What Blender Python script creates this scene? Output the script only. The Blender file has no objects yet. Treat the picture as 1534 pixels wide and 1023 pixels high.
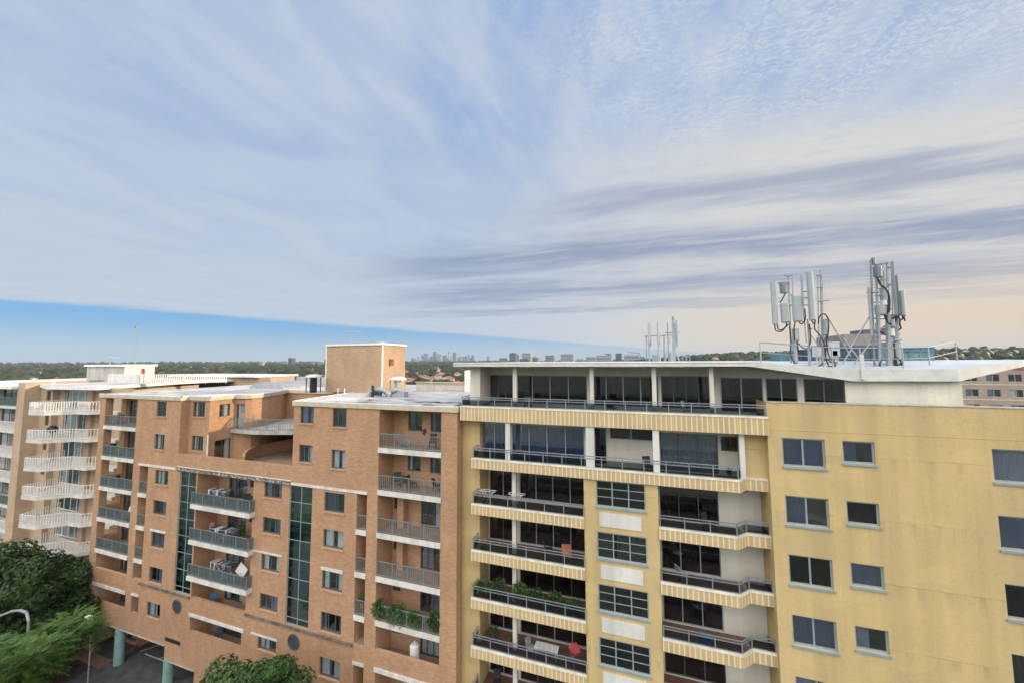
import bpy, math, random
from mathutils import Vector, Matrix, noise
random.seed(7)
S = bpy.context.scene
COL = S.collection
R = math.radians
GZ = -26.5                      # ground height; the camera sits at the origin

# ------------------------------------------------------------------ camera
F_PX, CY = 560.0, 500.0
PITCH, ROLL, YAW = R(4.195), R(-.292), R(18.506)
def cam_basis():
    cy, sy = math.cos(YAW), math.sin(YAW)
    right = Vector((cy, sy, 0)); fwd = Vector((-sy, cy, 0)); down = Vector((0, 0, -1))
    # world -> cam rows : x right, y down, z forward
    cp, sp = math.cos(PITCH), math.sin(PITCH)
    dn2 = down*cp + fwd*sp
    fw2 = fwd*cp - down*sp
    cr, sr = math.cos(ROLL), math.sin(ROLL)
    r3 = right*cr - dn2*sr
    d3 = right*sr + dn2*cr
    return r3, d3, fw2
CR, CD, CF = cam_basis()
def ray(px, py): return CR*(px-767) + CD*(py-CY) + CF*F_PX
def at(px, py, Y):
    d = ray(px, py); return d*(Y/d.y)
def atZ(px, py, Z):
    d = ray(px, py); return d*(Z/d.z)
cam = bpy.data.cameras.new('camera'); camo = bpy.data.objects.new('camera', cam); COL.objects.link(camo)
cam.sensor_width = 36; cam.lens = F_PX/1534*36
cam.shift_y = (CY-511.5)/1534
cam.clip_start = .1; cam.clip_end = 60000
m = Matrix((( CR.x, -CD.x, -CF.x, 0), (CR.y, -CD.y, -CF.y, 0), (CR.z, -CD.z, -CF.z, 0), (0, 0, 0, 1)))
camo.matrix_world = m
S.camera = camo

# ------------------------------------------------------------------ materials
def lin(c): 
    c = c/255.0
    return c/12.92 if c <= .04045 else ((c+.055)/1.055)**2.4
def rgb(r, g, b): return (lin(r), lin(g), lin(b), 1)
class NT:
    def __init__(s, tree): s.t = tree
    def n(s, typ, **kw):
        nd = s.t.nodes.new(typ)
        for k, v in kw.items():
            if k == 'inp':
                for a, b in v.items():
                    nd.inputs[a].default_value = b
            else: setattr(nd, k, v)
        return nd
    def l(s, a, b): s.t.links.new(a, b)
    def math(s, op, a, b=None, c=None, clamp=False):
        nd = s.t.nodes.new('ShaderNodeMath'); nd.operation = op; nd.use_clamp = clamp
        for i, v in enumerate((a, b, c)):
            if v is None: continue
            if isinstance(v, (int, float)): nd.inputs[i].default_value = v
            else: s.l(v, nd.inputs[i])
        return nd.outputs[0]
    def mix(s, f, a, b, blend='MIX'):
        nd = s.t.nodes.new('ShaderNodeMix'); nd.data_type = 'RGBA'; nd.blend_type = blend
        for i, v in ((0, f), (6, a), (7, b)):
            if isinstance(v, (int, float, tuple)): nd.inputs[i].default_value = v
            else: s.l(v, nd.inputs[i])
        return nd.outputs[2]
    def smooth(s, v, a, b, lo=0, hi=1):
        nd = s.t.nodes.new('ShaderNodeMapRange'); nd.interpolation_type = 'SMOOTHSTEP'
        s.l(v, nd.inputs[0]); nd.inputs[1].default_value = a; nd.inputs[2].default_value = b
        nd.inputs[3].default_value = lo; nd.inputs[4].default_value = hi
        return nd.outputs[0]
MATS = {}
def newmat(name):
    mt = bpy.data.materials.new(name); mt.use_nodes = True
    nt = NT(mt.node_tree); b = mt.node_tree.nodes['Principled BSDF']
    MATS[name] = mt
    return mt, nt, b
def coord(nt, scale=(1, 1, 1), kind='Object'):
    tc = nt.n('ShaderNodeTexCoord'); mp = nt.n('ShaderNodeMapping'); mp.inputs['Scale'].default_value = scale
    nt.l(tc.outputs[kind], mp.inputs[0]); return mp.outputs[0]
def nz(nt, vec, scale, detail=4, rough=.55, dist=0):
    n = nt.n('ShaderNodeTexNoise'); n.inputs['Scale'].default_value = scale; n.inputs['Detail'].default_value = detail
    n.inputs['Roughness'].default_value = rough; n.inputs['Distortion'].default_value = dist
    nt.l(vec, n.inputs['Vector']); return n.outputs['Fac']
def plain(name, col, rough=.7, metal=0, var=.12, sc=1.5, spec=.4, streak=False, bump=0):
    mt, nt, b = newmat(name)
    v = coord(nt, (1, 1, .25 if streak else 1))
    f = nz(nt, v, sc); g = nz(nt, v, sc*9, 3)
    s = nt.math('ADD', nt.math('MULTIPLY', f, .7), nt.math('MULTIPLY', g, .3))
    k = nt.smooth(s, .3, .7)
    dk = tuple(c*(1-var*1.6) for c in col[:3])+(1,); lt = tuple(min(1, c*(1+var)) for c in col[:3])+(1,)
    nt.l(nt.mix(k, dk, lt), b.inputs['Base Color'])
    b.inputs['Roughness'].default_value = rough; b.inputs['Metallic'].default_value = metal
    b.inputs['Specular IOR Level'].default_value = spec
    if bump:
        bp = nt.n('ShaderNodeBump'); bp.inputs['Strength'].default_value = bump; bp.inputs['Distance'].default_value = .02
        nt.l(g, bp.inputs['Height']); nt.l(bp.outputs[0], b.inputs['Normal'])
    return mt
def brick(name, top, low, split=None, var=1.0):
    mt, nt, b = newmat(name)
    tc = nt.n('ShaderNodeTexCoord'); sp = nt.n('ShaderNodeSeparateXYZ'); nt.l(tc.outputs['Object'], sp.inputs[0])
    cb = nt.n('ShaderNodeCombineXYZ'); nt.l(nt.math('ADD', sp.outputs[0], sp.outputs[1]), cb.inputs[0]); nt.l(sp.outputs[2], cb.inputs[1])
    bt = nt.n('ShaderNodeTexBrick'); nt.l(cb.outputs[0], bt.inputs['Vector'])
    bt.inputs['Scale'].default_value = 1; bt.inputs['Brick Width'].default_value = .24; bt.inputs['Row Height'].default_value = .086
    bt.inputs['Mortar Size'].default_value = .009; bt.inputs['Mortar Smooth'].default_value = .3; bt.inputs['Bias'].default_value = -.1
    bt.inputs['Color1'].default_value = (0, 0, 0, 1); bt.inputs['Color2'].default_value = (1, 1, 1, 1); bt.inputs['Mortar'].default_value = (.5, .5, .5, 1)
    v = tc.outputs['Object']
    f = nz(nt, v, .35, 5, .6); g = nz(nt, coord(nt, (1, 1, .18)), 1.6, 4)
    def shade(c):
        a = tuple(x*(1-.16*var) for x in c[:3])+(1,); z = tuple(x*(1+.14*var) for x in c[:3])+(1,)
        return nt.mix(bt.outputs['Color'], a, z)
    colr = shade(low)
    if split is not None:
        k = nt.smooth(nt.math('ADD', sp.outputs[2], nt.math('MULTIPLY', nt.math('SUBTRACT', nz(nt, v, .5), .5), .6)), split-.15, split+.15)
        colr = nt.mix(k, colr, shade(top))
    st = nt.smooth(nt.math('ADD', nt.math('MULTIPLY', f, .6), nt.math('MULTIPLY', g, .4)), .34, .66)
    colr = nt.mix(nt.math('SUBTRACT', .34, nt.math('MULTIPLY', st, .34)), colr, (.20, .115, .08, 1))
    crs = nz(nt, coord(nt, (.9, .9, 9)), 1.6, 3, .6)
    colr = nt.mix(nt.smooth(crs, .42, .62, 0, .14), colr, (.25, .13, .085, 1))
    blm = nz(nt, coord(nt, (1, 1, .5)), .42, 6, .7)
    colr = nt.mix(nt.smooth(blm, .56, .7, 0, .28), colr, (.56, .44, .34, 1))
    mort = tuple(x*.8+.06 for x in low[:3])+(1,)
    colr = nt.mix(nt.math('MULTIPLY', bt.outputs['Fac'], .45), colr, mort)
    nt.l(colr, b.inputs['Base Color']); b.inputs['Roughness'].default_value = .9; b.inputs['Specular IOR Level'].default_value = .2
    bp = nt.n('ShaderNodeBump'); bp.inputs['Strength'].default_value = .12; bp.inputs['Distance'].default_value = .006; bp.invert = True
    nt.l(bt.outputs['Fac'], bp.inputs['Height']); nt.l(bp.outputs[0], b.inputs['Normal'])
    return mt
def render_wall(name, col, stain, amt=.5, joints=False):
    mt, nt, b = newmat(name)
    tc = nt.n('ShaderNodeTexCoord')
    f = nz(nt, tc.outputs['Object'], .3, 6, .6); g = nz(nt, coord(nt, (1.2, 1.2, .12)), 1.8, 5, .6); h = nz(nt, tc.outputs['Object'], 14, 3)
    spk = nz(nt, tc.outputs['Object'], 3.2, 2)
    k = nt.smooth(nt.math('ADD', nt.math('MULTIPLY', f, .55), nt.math('MULTIPLY', g, .45)), .36, .64)
    c = nt.mix(nt.math('MULTIPLY', k, amt), col, stain)
    vs = nz(nt, coord(nt, (1, 1, .035)), 1.1, 4, .6)
    c = nt.mix(nt.smooth(vs, .42, .66, 0, .32), c, tuple(x*.74 for x in stain[:3])+(1,))
    pt = nz(nt, coord(nt, (.6, .6, 1)), .55, 1, .3)
    c = nt.mix(nt.smooth(pt, .58, .60, 0, .14), c, tuple(min(1, x*1.25) for x in col[:3])+(1,))
    if joints:
        sz = nt.n('ShaderNodeSeparateXYZ'); nt.l(tc.outputs['Object'], sz.inputs[0])
        zj = nt.math('FRACT', nt.math('ADD', nt.math('DIVIDE', nt.math('ADD', sz.outputs[2], nt.math('MULTIPLY', nz(nt, tc.outputs['Object'], .8, 4), .06)), 2.79), .14))
        jl = nt.smooth(zj, .0, .012, 1, 0)
        c = nt.mix(nt.math('MULTIPLY', jl, nt.smooth(nz(nt, tc.outputs['Object'], .5, 3), .42, .6, .1, .8)), c, (.16, .11, .06, 1))
        below = nt.math('MULTIPLY', nt.smooth(zj, .72, 1.0, 0, 1), nt.smooth(nz(nt, coord(nt, (3.5, 3.5, .1)), 1.0, 3), .45, .7, 0, .35))
        c = nt.mix(below, c, (.24, .175, .09, 1))
    hd = nt.smooth(h, .35, .65, 0, .07)
    c = nt.mix(hd, c, (.05, .04, .03, 1))
    sk = nt.smooth(spk, .76, .8, 0, .55)
    c = nt.mix(sk, c, (.12, .09, .05, 1))
    # cracks and patch lines
    vo = nt.n('ShaderNodeTexVoronoi'); vo.feature = 'DISTANCE_TO_EDGE'; vo.inputs['Scale'].default_value = .22
    wv = nt.n('ShaderNodeVectorMath'); wv.operation = 'ADD'
    nn = nt.n('ShaderNodeTexNoise'); nn.inputs['Scale'].default_value = 1.5; nt.l(tc.outputs['Object'], nn.inputs['Vector'])
    nt.l(tc.outputs['Object'], wv.inputs[0]); nt.l(nn.outputs['Color'], wv.inputs[1]); nt.l(wv.outputs[0], vo.inputs['Vector'])
    cr = nt.smooth(vo.outputs['Distance'], .0, .005, .16, 0)
    c = nt.mix(nt.math('MULTIPLY', cr, nt.smooth(f, .45, .6)), c, (.14, .1, .06, 1))
    nt.l(c, b.inputs['Base Color']); b.inputs['Roughness'].default_value = .85; b.inputs['Specular IOR Level'].default_value = .25
    bp = nt.n('ShaderNodeBump'); bp.inputs['Strength'].default_value = .25; bp.inputs['Distance'].default_value = .02
    nt.l(nt.math('ADD', h, nt.math('MULTIPLY', spk, 2)), bp.inputs['Height']); nt.l(bp.outputs[0], b.inputs['Normal'])
    return mt
def ribbed(name, a, bcol, period=.25, gap=.24):
    mt, nt, b = newmat(name)
    tc = nt.n('ShaderNodeTexCoord'); sp = nt.n('ShaderNodeSeparateXYZ'); nt.l(tc.outputs['UV'], sp.inputs[0])
    fr = nt.math('FRACT', nt.math('DIVIDE', sp.outputs[0], period))
    k = nt.math('LESS_THAN', fr, gap)
    cell = nt.math('FLOOR', nt.math('DIVIDE', sp.outputs[0], period))
    wn = nt.n('ShaderNodeTexWhiteNoise'); wn.noise_dimensions = '1D'; nt.l(cell, wn.inputs['W'])
    g = nz(nt, tc.outputs['Object'], 1.1, 5)
    c = nt.mix(wn.outputs['Value'], tuple(x*.86 for x in a[:3])+(1,), a)
    c = nt.mix(nt.smooth(g, .35, .7, 0, .35), c, (.33, .27, .17, 1))
    c = nt.mix(nt.math('MULTIPLY', k, .75), c, bcol)
    nt.l(c, b.inputs['Base Color']); b.inputs['Roughness'].default_value = .75
    return mt
def glass(name, tint, fres=.10, trans=.8, rough=.03, wob=.0):
    mt = bpy.data.materials.new(name); mt.use_nodes = True; MATS[name] = mt
    t = mt.node_tree; t.nodes.clear(); nt = NT(t)
    out = nt.n('ShaderNodeOutputMaterial'); tr = nt.n('ShaderNodeBsdfTransparent'); tr.inputs[0].default_value = tuple(x*trans for x in tint[:3])+(1,)
    gl = nt.n('ShaderNodeBsdfGlossy'); gl.inputs['Roughness'].default_value = rough; gl.inputs['Color'].default_value = (.9, .95, 1, 1)
    lw = nt.n('ShaderNodeLayerWeight'); lw.inputs[0].default_value = .5; sch = nt.math('ADD', nt.math('MULTIPLY', nt.math('POWER', lw.outputs['Facing'], 4.0), .9), .03)
    bp = nt.n('ShaderNodeBump'); bp.inputs['Strength'].default_value = .12; bp.inputs['Distance'].default_value = .03
    tc = nt.n('ShaderNodeTexCoord'); f = nz(nt, tc.outputs['Object'], .9, 1); nt.l(f, bp.inputs['Height']); nt.l(bp.outputs[0], gl.inputs['Normal'])
    mx = nt.n('ShaderNodeMixShader'); nt.l(nt.math('ADD', sch, fres, clamp=True), mx.inputs[0])
    nt.l(tr.outputs[0], mx.inputs[1]); nt.l(gl.outputs[0], mx.inputs[2]); nt.l(mx.outputs[0], out.inputs[0])
    return mt
def foliage(name, dark, light, sc=.8):
    mt, nt, b = newmat(name)
    tc = nt.n('ShaderNodeTexCoord'); f = nz(nt, tc.outputs['Object'], sc, 3); h = nz(nt, tc.outputs['Object'], sc*14, 2)
    k = nt.smooth(nt.math('ADD', nt.math('MULTIPLY', f, .5), nt.math('MULTIPLY', h, .5)), .38, .62)
    nt.l(nt.mix(k, dark, light), b.inputs['Base Color']); b.inputs['Roughness'].default_value = .6; b.inputs['Specular IOR Level'].default_value = .25
    b.inputs['Subsurface Weight'].default_value = 0
    return mt

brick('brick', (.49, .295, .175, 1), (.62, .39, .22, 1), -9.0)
brick('brick_beige', (.40, .33, .275, 1), (.40, .33, .275, 1), None, .5)
brick('brick_tan', (.56, .43, .30, 1), (.56, .43, .30, 1), None, .6)
brick('brick_tower', (.50, .355, .235, 1), (.50, .355, .235, 1), None, .8)
render_wall('yellow_wall', (.61, .465, .225, 1), (.48, .375, .20, 1), .6, True)
render_wall('cream_wall', (.72, .70, .60, 1), (.58, .56, .49, 1), .5)
render_wall('white_panel', (.70, .70, .68, 1), (.50, .49, .45, 1), .5)
ribbed('ribbed_band', (.60, .445, .23, 1), (.76, .70, .52, 1))
plain('band_trim', (.78, .73, .58, 1), .7, var=.15, streak=True)
plain('concrete_white', (.66, .64, .59, 1), .8, var=.14, streak=True)
plain('concrete', (.46, .45, .42, 1), .85, var=.2, streak=True)
plain('fascia_cream', (.55, .49, .37, 1), .7, var=.12)
plain('fascia_grey', (.62, .63, .60, 1), .6, var=.1)
plain('soffit', (.50, .46, .38, 1), .8, var=.08)
plain('roof_membrane', (.56, .55, .56, 1), .8, var=.22, sc=.35)
plain('roof_puddle', (.47, .46, .46, 1), .5, var=.15, sc=2)
plain('roof_blue', (.50, .56, .64, 1), .7, var=.12, sc=.3)
plain('alu', (.33, .40, .43, 1), .45, .3, var=.08)
plain('alu_dark', (.10, .13, .14, 1), .45, .3, var=.1)
plain('alu_white', (.72, .73, .72, 1), .5, var=.06)
plain('rail_teal', (.21, .27, .28, 1), .5, .2, var=.1)
plain('rail_grey', (.30, .33, .37, 1), .45, .4, var=.1)
plain('paint_white', (.84, .83, .80, 1), .55, var=.08)
plain('paint_green', (.23, .38, .36, 1), .6, var=.12)
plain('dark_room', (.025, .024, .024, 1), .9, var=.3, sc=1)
plain('curtain', (.80, .80, .77, 1), .9, var=.08, sc=2)
plain('blind_grey', (.24, .26, .32, 1), .8, var=.1, sc=2)
plain('blind_dark', (.075, .08, .085, 1), .8, var=.2, sc=2)
plain('tile_floor', (.30, .22, .17, 1), .7, var=.15)
plain('tile_red', (.20, .11, .085, 1), .7, var=.2)
plain('ledge_dark', (.17, .145, .125, 1), .85, var=.35, sc=2.5)
plain('metal_galv', (.36, .39, .41, 1), .5, .4, var=.1, sc=4)
plain('antenna_grey', (.36, .41, .43, 1), .5, 0, var=.05, sc=4)
plain('antenna_dark', (.22, .26, .29, 1), .5, .2, var=.1, sc=4)
plain('cable_black', (.03, .03, .035, 1), .6, var=.1)
plain('roof_tin', (.46, .46, .48, 1), .4, .4, var=.15, sc=1)
plain('pipe_white', (.75, .74, .70, 1), .5, var=.1)
plain('asphalt', (.075, .08, .088, 1), .9, var=.2, sc=1.5, bump=.3)
plain('soil', (.055, .036, .028, 1), .95, var=.4, sc=2, bump=.4)
plain('paint_line', (.55, .54, .5, 1), .7, var=.2, sc=3)
plain('cloth_white', (.52, .54, .60, 1), .9, var=.1)
plain('cloth_blue', (.04, .06, .14, 1), .9, var=.3)
plain('cloth_purple', (.10, .08, .13, 1), .9, var=.3)
plain('cloth_red', (.40, .05, .07, 1), .85, var=.3)
plain('plastic_black', (.03, .03, .035, 1), .5, var=.2)
plain('plastic_white', (.70, .70, .70, 1), .5, var=.1)
plain('plastic_blue', (.05, .16, .30, 1), .5, var=.1)
plain('terracotta', (.42, .17, .10, 1), .8, var=.2)
plain('red_paint', (.60, .09, .05, 1), .5, var=.1)
plain('teal_paint', (.11, .22, .25, 1), .6, var=.2)
plain('teal_dark', (.06, .10, .13, 1), .6, var=.2)
plain('bark', (.09, .07, .055, 1), .95, var=.3, sc=3)
plain('roof_tile_red', (.36, .14, .09, 1), .85, var=.3, sc=.3)
plain('roof_tile_brown', (.24, .14, .11, 1), .85, var=.3, sc=.3)
plain('roof_tile_grey', (.28, .29, .31, 1), .8, var=.3, sc=.3)
plain('house_wall', (.62, .52, .40, 1), .9, var=.15, sc=.2)
plain('tower_blue', (.16, .20, .30, 1), .5, var=.3, sc=.02)
plain('tower_pale', (.40, .42, .47, 1), .6, var=.3, sc=.02)
plain('tower_dark', (.10, .12, .17, 1), .5, var=.3, sc=.02)
plain('midrise_white', (.42, .44, .47, 1), .7, var=.15, sc=.1)
plain('midrise_tan', (.32, .29, .27, 1), .8, var=.15, sc=.1)
plain('far_window', (.06, .07, .09, 1), .3, var=.2)
glass('pane', (.92, .96, .98), .13, .95)
glass('pane_blue', (.74, .80, .94), .20, .9)
glass('pane_smoke', (.55, .56, .58), .09, .8, .05)
glass('pane_teal', (.62, .76, .76), .20, .85, .06)
glass('rail_glass', (.72, .80, .82), .17, .9, .15)
glass('balustrade_glass', (.55, .60, .68), .03, .85, .05)
foliage('leaf_dark', (.014, .034, .010, 1), (.060, .105, .030, 1))
foliage('leaf_lime', (.035, .085, .015, 1), (.12, .21, .045, 1), 1.1)
foliage('leaf_mid', (.025, .065, .015, 1), (.08, .14, .04, 1), 1.1)
foliage('leaf_far', (.014, .024, .012, 1), (.055, .068, .030, 1), .035)
foliage('leaf_far_pale', (.034, .042, .020, 1), (.09, .095, .05, 1), .05)
foliage('leaf_dry', (.10, .09, .05, 1), (.22, .19, .11, 1), 2)
# suburb ground: mixed tiny patches of trees, lawns and roofs
mt, nt, b = newmat('suburb_ground')
tc = nt.n('ShaderNodeTexCoord')
f = nz(nt, tc.outputs['Object'], .012, 6, .65); g = nz(nt, tc.outputs['Object'], .06, 3, .6)
c = nt.mix(nt.smooth(f, .42, .58), (.022, .034, .018, 1), (.060, .070, .040, 1))
c = nt.mix(nt.smooth(g, .56, .66, 0, .7), c, (.16, .13, .11, 1))
nt.l(c, b.inputs['Base Color']); b.inputs['Roughness'].default_value = .95

# ------------------------------------------------------------------ mesh builder
class MB:
    def __init__(s): s.v = []; s.f = []; s.m = []; s.uv = []
    def q(s, pts, mi=0, uv=None):
        i = len(s.v); s.v += [tuple(p) for p in pts]; s.f.append(tuple(range(i, i+len(pts)))); s.m.append(mi)
        s.uv.append(uv if uv else [(0, 0)]*len(pts))
        return s
    def box(s, x0, x1, y0, y1, z0, z1, mi=0, M=None):
        P = [Vector(p) for p in ((x0,y0,z0),(x1,y0,z0),(x1,y1,z0),(x0,y1,z0),(x0,y0,z1),(x1,y0,z1),(x1,y1,z1),(x0,y1,z1))]
        if M is not None: P = [M @ p for p in P]
        for a in ((0,1,5,4),(1,2,6,5),(2,3,7,6),(3,0,4,7),(4,5,6,7),(3,2,1,0)): s.q([P[k] for k in a], mi)
        return s
    def prism(s, poly, z0, z1, mi=0, mtop=None):
        """poly counter-clockwise seen from above; z0/z1 numbers or lists"""
        n = len(poly); a = z0 if isinstance(z0, (list, tuple)) else [z0]*n; c = z1 if isinstance(z1, (list, tuple)) else [z1]*n
        B = [(p[0], p[1], a[i]) for i, p in enumerate(poly)]; T = [(p[0], p[1], c[i]) for i, p in enumerate(poly)]
        d = 0
        for i in range(n):
            j = (i+1) % n; L = math.dist(poly[i], poly[j])
            s.q([B[i], B[j], T[j], T[i]], mi, [(d, 0), (d+L, 0), (d+L, 1), (d, 1)]); d += L
        s.q(T, mi if mtop is None else mtop); s.q(B[::-1], mi)
        return s
    def tube(s, p, q, r, n=6, r2=None, mi=0):
        p, q = Vector(p), Vector(q); d = q-p
        if d.length < 1e-6: return s
        r2 = r if r2 is None else r2
        a = d.normalized(); u = a.orthogonal().normalized(); w = a.cross(u)
        A = [p+(u*math.cos(2*math.pi*k/n)+w*math.sin(2*math.pi*k/n))*r for k in range(n)]
        B = [q+(u*math.cos(2*math.pi*k/n)+w*math.sin(2*math.pi*k/n))*r2 for k in range(n)]
        for k in range(n): j = (k+1) % n; s.q([A[k], A[j], B[j], B[k]], mi)
        s.q(A[::-1], mi); s.q(B, mi)
        return s
    def path(s, pts, r, n=6, mi=0):
        for a, b_ in zip(pts, pts[1:]): s.tube(a, b_, r, n, mi=mi)
        return s
    def build(s, name, mat, parent=None, loc=None, smooth=False):
        me = bpy.data.meshes.new(name); me.from_pydata(s.v, [], s.f)
        off = parent_world(parent)
        if loc is not None: off = off+Vector((0, 0, 0))
        mats = mat if isinstance(mat, (list, tuple)) else [mat]
        for mm in mats: me.materials.append(MATS[mm])
        me.polygons.foreach_set('material_index', s.m)
        if smooth: me.polygons.foreach_set('use_smooth', [True]*len(s.f))
        uvl = me.uv_layers.new(name='UVMap')
        flat = [c for f in s.uv for uv in f for c in uv]
        uvl.data.foreach_set('uv', flat)
        if loc is None and parent is not None:
            me.transform(Matrix.Translation(-off))
        me.update()
        o = bpy.data.objects.new(name, me); COL.objects.link(o)
        if parent is not None: o.parent = parent
        if loc is not None: o.location = Vector(loc) - (off if parent is not None else Vector((0, 0, 0)))
        return o
def parent_world(p):
    v = Vector((0, 0, 0))
    while p is not None: v += p.location; p = p.parent
    return v
def thing(name, loc, label, cat, group=None):
    o = bpy.data.objects.new(name, None); COL.objects.link(o); o.location = loc; o.empty_display_size = .3
    o['label'] = label; o['category'] = cat
    if group: o['group'] = group
    return o
def tag(o, label, cat, group=None):
    o['label'] = label; o['category'] = cat
    if group: o['group'] = group
    return o
def struct(mb, name, mat):
    o = mb.build(name, mat); o['kind'] = 'structure'; return o
def copy_obj(o, parent, loc=None):
    c = o.copy(); COL.objects.link(c); c.parent = parent
    if loc is not None: c.location = loc
    return c

# wall with openings. origin P0, direction u (unit, horizontal); inward = (-uy,ux)
def wall(mb, P0, u, L0, L1, z0, z1, holes, thick=.25):
    ux, uy = u; nx, ny = -uy, ux
    def P(l, d, z): return (P0[0]+ux*l+nx*d, P0[1]+uy*l+ny*d, z)
    ls = sorted({L0, L1} | {min(max(h[0], L0), L1) for h in holes} | {min(max(h[1], L0), L1) for h in holes})
    zs = sorted({z0, z1} | {min(max(h[2], z0), z1) for h in holes} | {min(max(h[3], z0), z1) for h in holes})
    for a, b_ in zip(ls, ls[1:]):
        for c, d in zip(zs, zs[1:]):
            ml, mz = (a+b_)/2, (c+d)/2
            if any(h[0] < ml < h[1] and h[2] < mz < h[3] for h in holes): continue
            mb.q([P(a, 0, c), P(b_, 0, c), P(b_, 0, d), P(a, 0, d)])
    for h in holes:
        a, b_, c, d = h[:4]; kind = h[4]; dep = h[5] if len(h) > 5 else .45
        if kind == 'void': continue
        mi = 1 if kind == 'win' else 0
        def reveal(d0, d1, mi, fl=None):
            mb.q([P(a, d0, c), P(a, d1, c), P(b_, d1, c), P(b_, d0, c)][::-1], mi if fl is None else fl)
            mb.q([P(a, d0, d), P(a, d1, d), P(b_, d1, d), P(b_, d0, d)], mi)
            mb.q([P(a, d0, c), P(a, d0, d), P(a, d1, d), P(a, d1, c)][::-1], mi)
            mb.q([P(b_, d0, c), P(b_, d1, c), P(b_, d1, d), P(b_, d0, d)][::-1], mi)
        if kind == 'win':
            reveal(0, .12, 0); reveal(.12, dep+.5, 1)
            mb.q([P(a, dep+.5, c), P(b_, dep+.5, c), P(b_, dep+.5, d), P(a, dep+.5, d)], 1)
        elif kind == 'recess':
            zf = h[7] if len(h) > 7 else c
            if zf < c-.05:
                t_ = .22; mb.q([P(a, 0, c), P(b_, 0, c), P(b_, t_, c), P(a, t_, c)]); mb.q([P(a, t_, zf), P(a, t_, c), P(b_, t_, c), P(b_, t_, zf)])
                mb.q([P(a, 0, c), P(a, 0, d), P(a, t_, d), P(a, t_, c)]); mb.q([P(b_, 0, c), P(b_, t_, c), P(b_, t_, d), P(b_, 0, d)]); mb.q([P(a, 0, d), P(a, t_, d), P(b_, t_, d), P(b_, 0, d)])
                c = zf; d0_ = t_
            else: d0_ = 0
            fm = h[6] if len(h) > 6 else 0
            mb.q([P(a, d0_, c), P(b_, d0_, c), P(b_, dep, c), P(a, dep, c)], fm); mb.q([P(a, d0_, d), P(a, dep, d), P(b_, dep, d), P(b_, d0_, d)], 0)
            if not (len(h) > 8 and h[8]): mb.q([P(a, d0_, c), P(a, dep, c), P(a, dep, d), P(a, d0_, d)], 0)
            mb.q([P(b_, d0_, c), P(b_, d0_, d), P(b_, dep, d), P(b_, dep, c)], 0)

# ------------------------------------------------------------------ windows (mesh data shared between copies)
WC = {}
def wmesh(key, fn):
    if key not in WC: WC[key] = fn()
    return WC[key]
def mesh_only(mb, name, mat):
    o = mb.build(name, mat); me = o.data; bpy.data.objects.remove(o); return me
def window(bld, pos, w, h, u=(1, 0), mull=1, trans=(), frame='alu_dark', pane='pane', cur='curtain', cl=.5, cr=0, sill=None, dep=.1, name='window', fw=.05, shut=0):
    """frame part with pane, curtain and sill as sub-parts. pos = lower-left corner at the wall face"""
    w = round(w, 2); h = round(h, 2)
    def fr():
        mb = MB()
        mb.box(0, w, 0, .06, 0, fw); mb.box(0, w, 0, .06, h-fw, h); mb.box(0, fw, 0, .06, fw, h-fw); mb.box(w-fw, w, 0, .06, fw, h-fw)
        for k in range(1, mull+1):
            x = w*k/(mull+1); mb.box(x-fw*.55, x+fw*.55, .004, .056, fw, h-fw)
        for t in trans: mb.box(fw, w-fw, .008, .052, h*t-.018, h*t+.018)
        return mesh_only(mb, name, frame)
    def pn(): return mesh_only(MB().box(fw, w-fw, .026, .034, fw, h-fw), 'pane', pane)
    f = bpy.data.objects.new(name, wmesh(('f', w, h, mull, trans, frame, fw), fr)); COL.objects.link(f); f.parent = bld
    ang = math.atan2(u[1], u[0]); nx, ny = -u[1], u[0]
    f.location = Vector((pos[0]+nx*dep, pos[1]+ny*dep, pos[2])) - parent_world(bld); f.rotation_euler = (0, 0, ang)
    p = bpy.data.objects.new('pane', wmesh(('p', w, h, pane, fw), pn)); COL.objects.link(p); p.parent = f
    if cl > 0 or cr > 0:
        cl = round(cl, 1); cr = round(cr, 1)
        def cu():
            mb = MB(); 
            for (a, b_) in ((0, cl), (1-cr, 1)):
                if b_-a <= .01: continue
                x0, x1 = a*(w-.04)+.02, b_*(w-.04)+.02; n = max(2, int((x1-x0)/.09))
                for k in range(n):
                    xa = x0+(x1-x0)*k/n; xb = x0+(x1-x0)*(k+1)/n; ya, yb = (.12, .16) if k % 2 else (.16, .12)
                    zt = h-.03; zb = .03 + (h-.1)*shut
                    mb.q([(xa, ya, zb), (xb, yb, zb), (xb, yb, zt), (xa, ya, zt)])
            return mesh_only(mb, 'curtain', cur)
        c = bpy.data.objects.new('curtain', wmesh(('c', w, h, cur, cl, cr, shut), cu)); COL.objects.link(c); c.parent = f
    if sill:
        def sl(): return mesh_only(MB().box(-.05, w+.05, -dep-.07, -.002, -.1, -.003), 'sill', sill)
        s_ = bpy.data.objects.new('sill', wmesh(('s', w, dep, sill), sl)); COL.objects.link(s_); s_.parent = f
    return f

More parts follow.
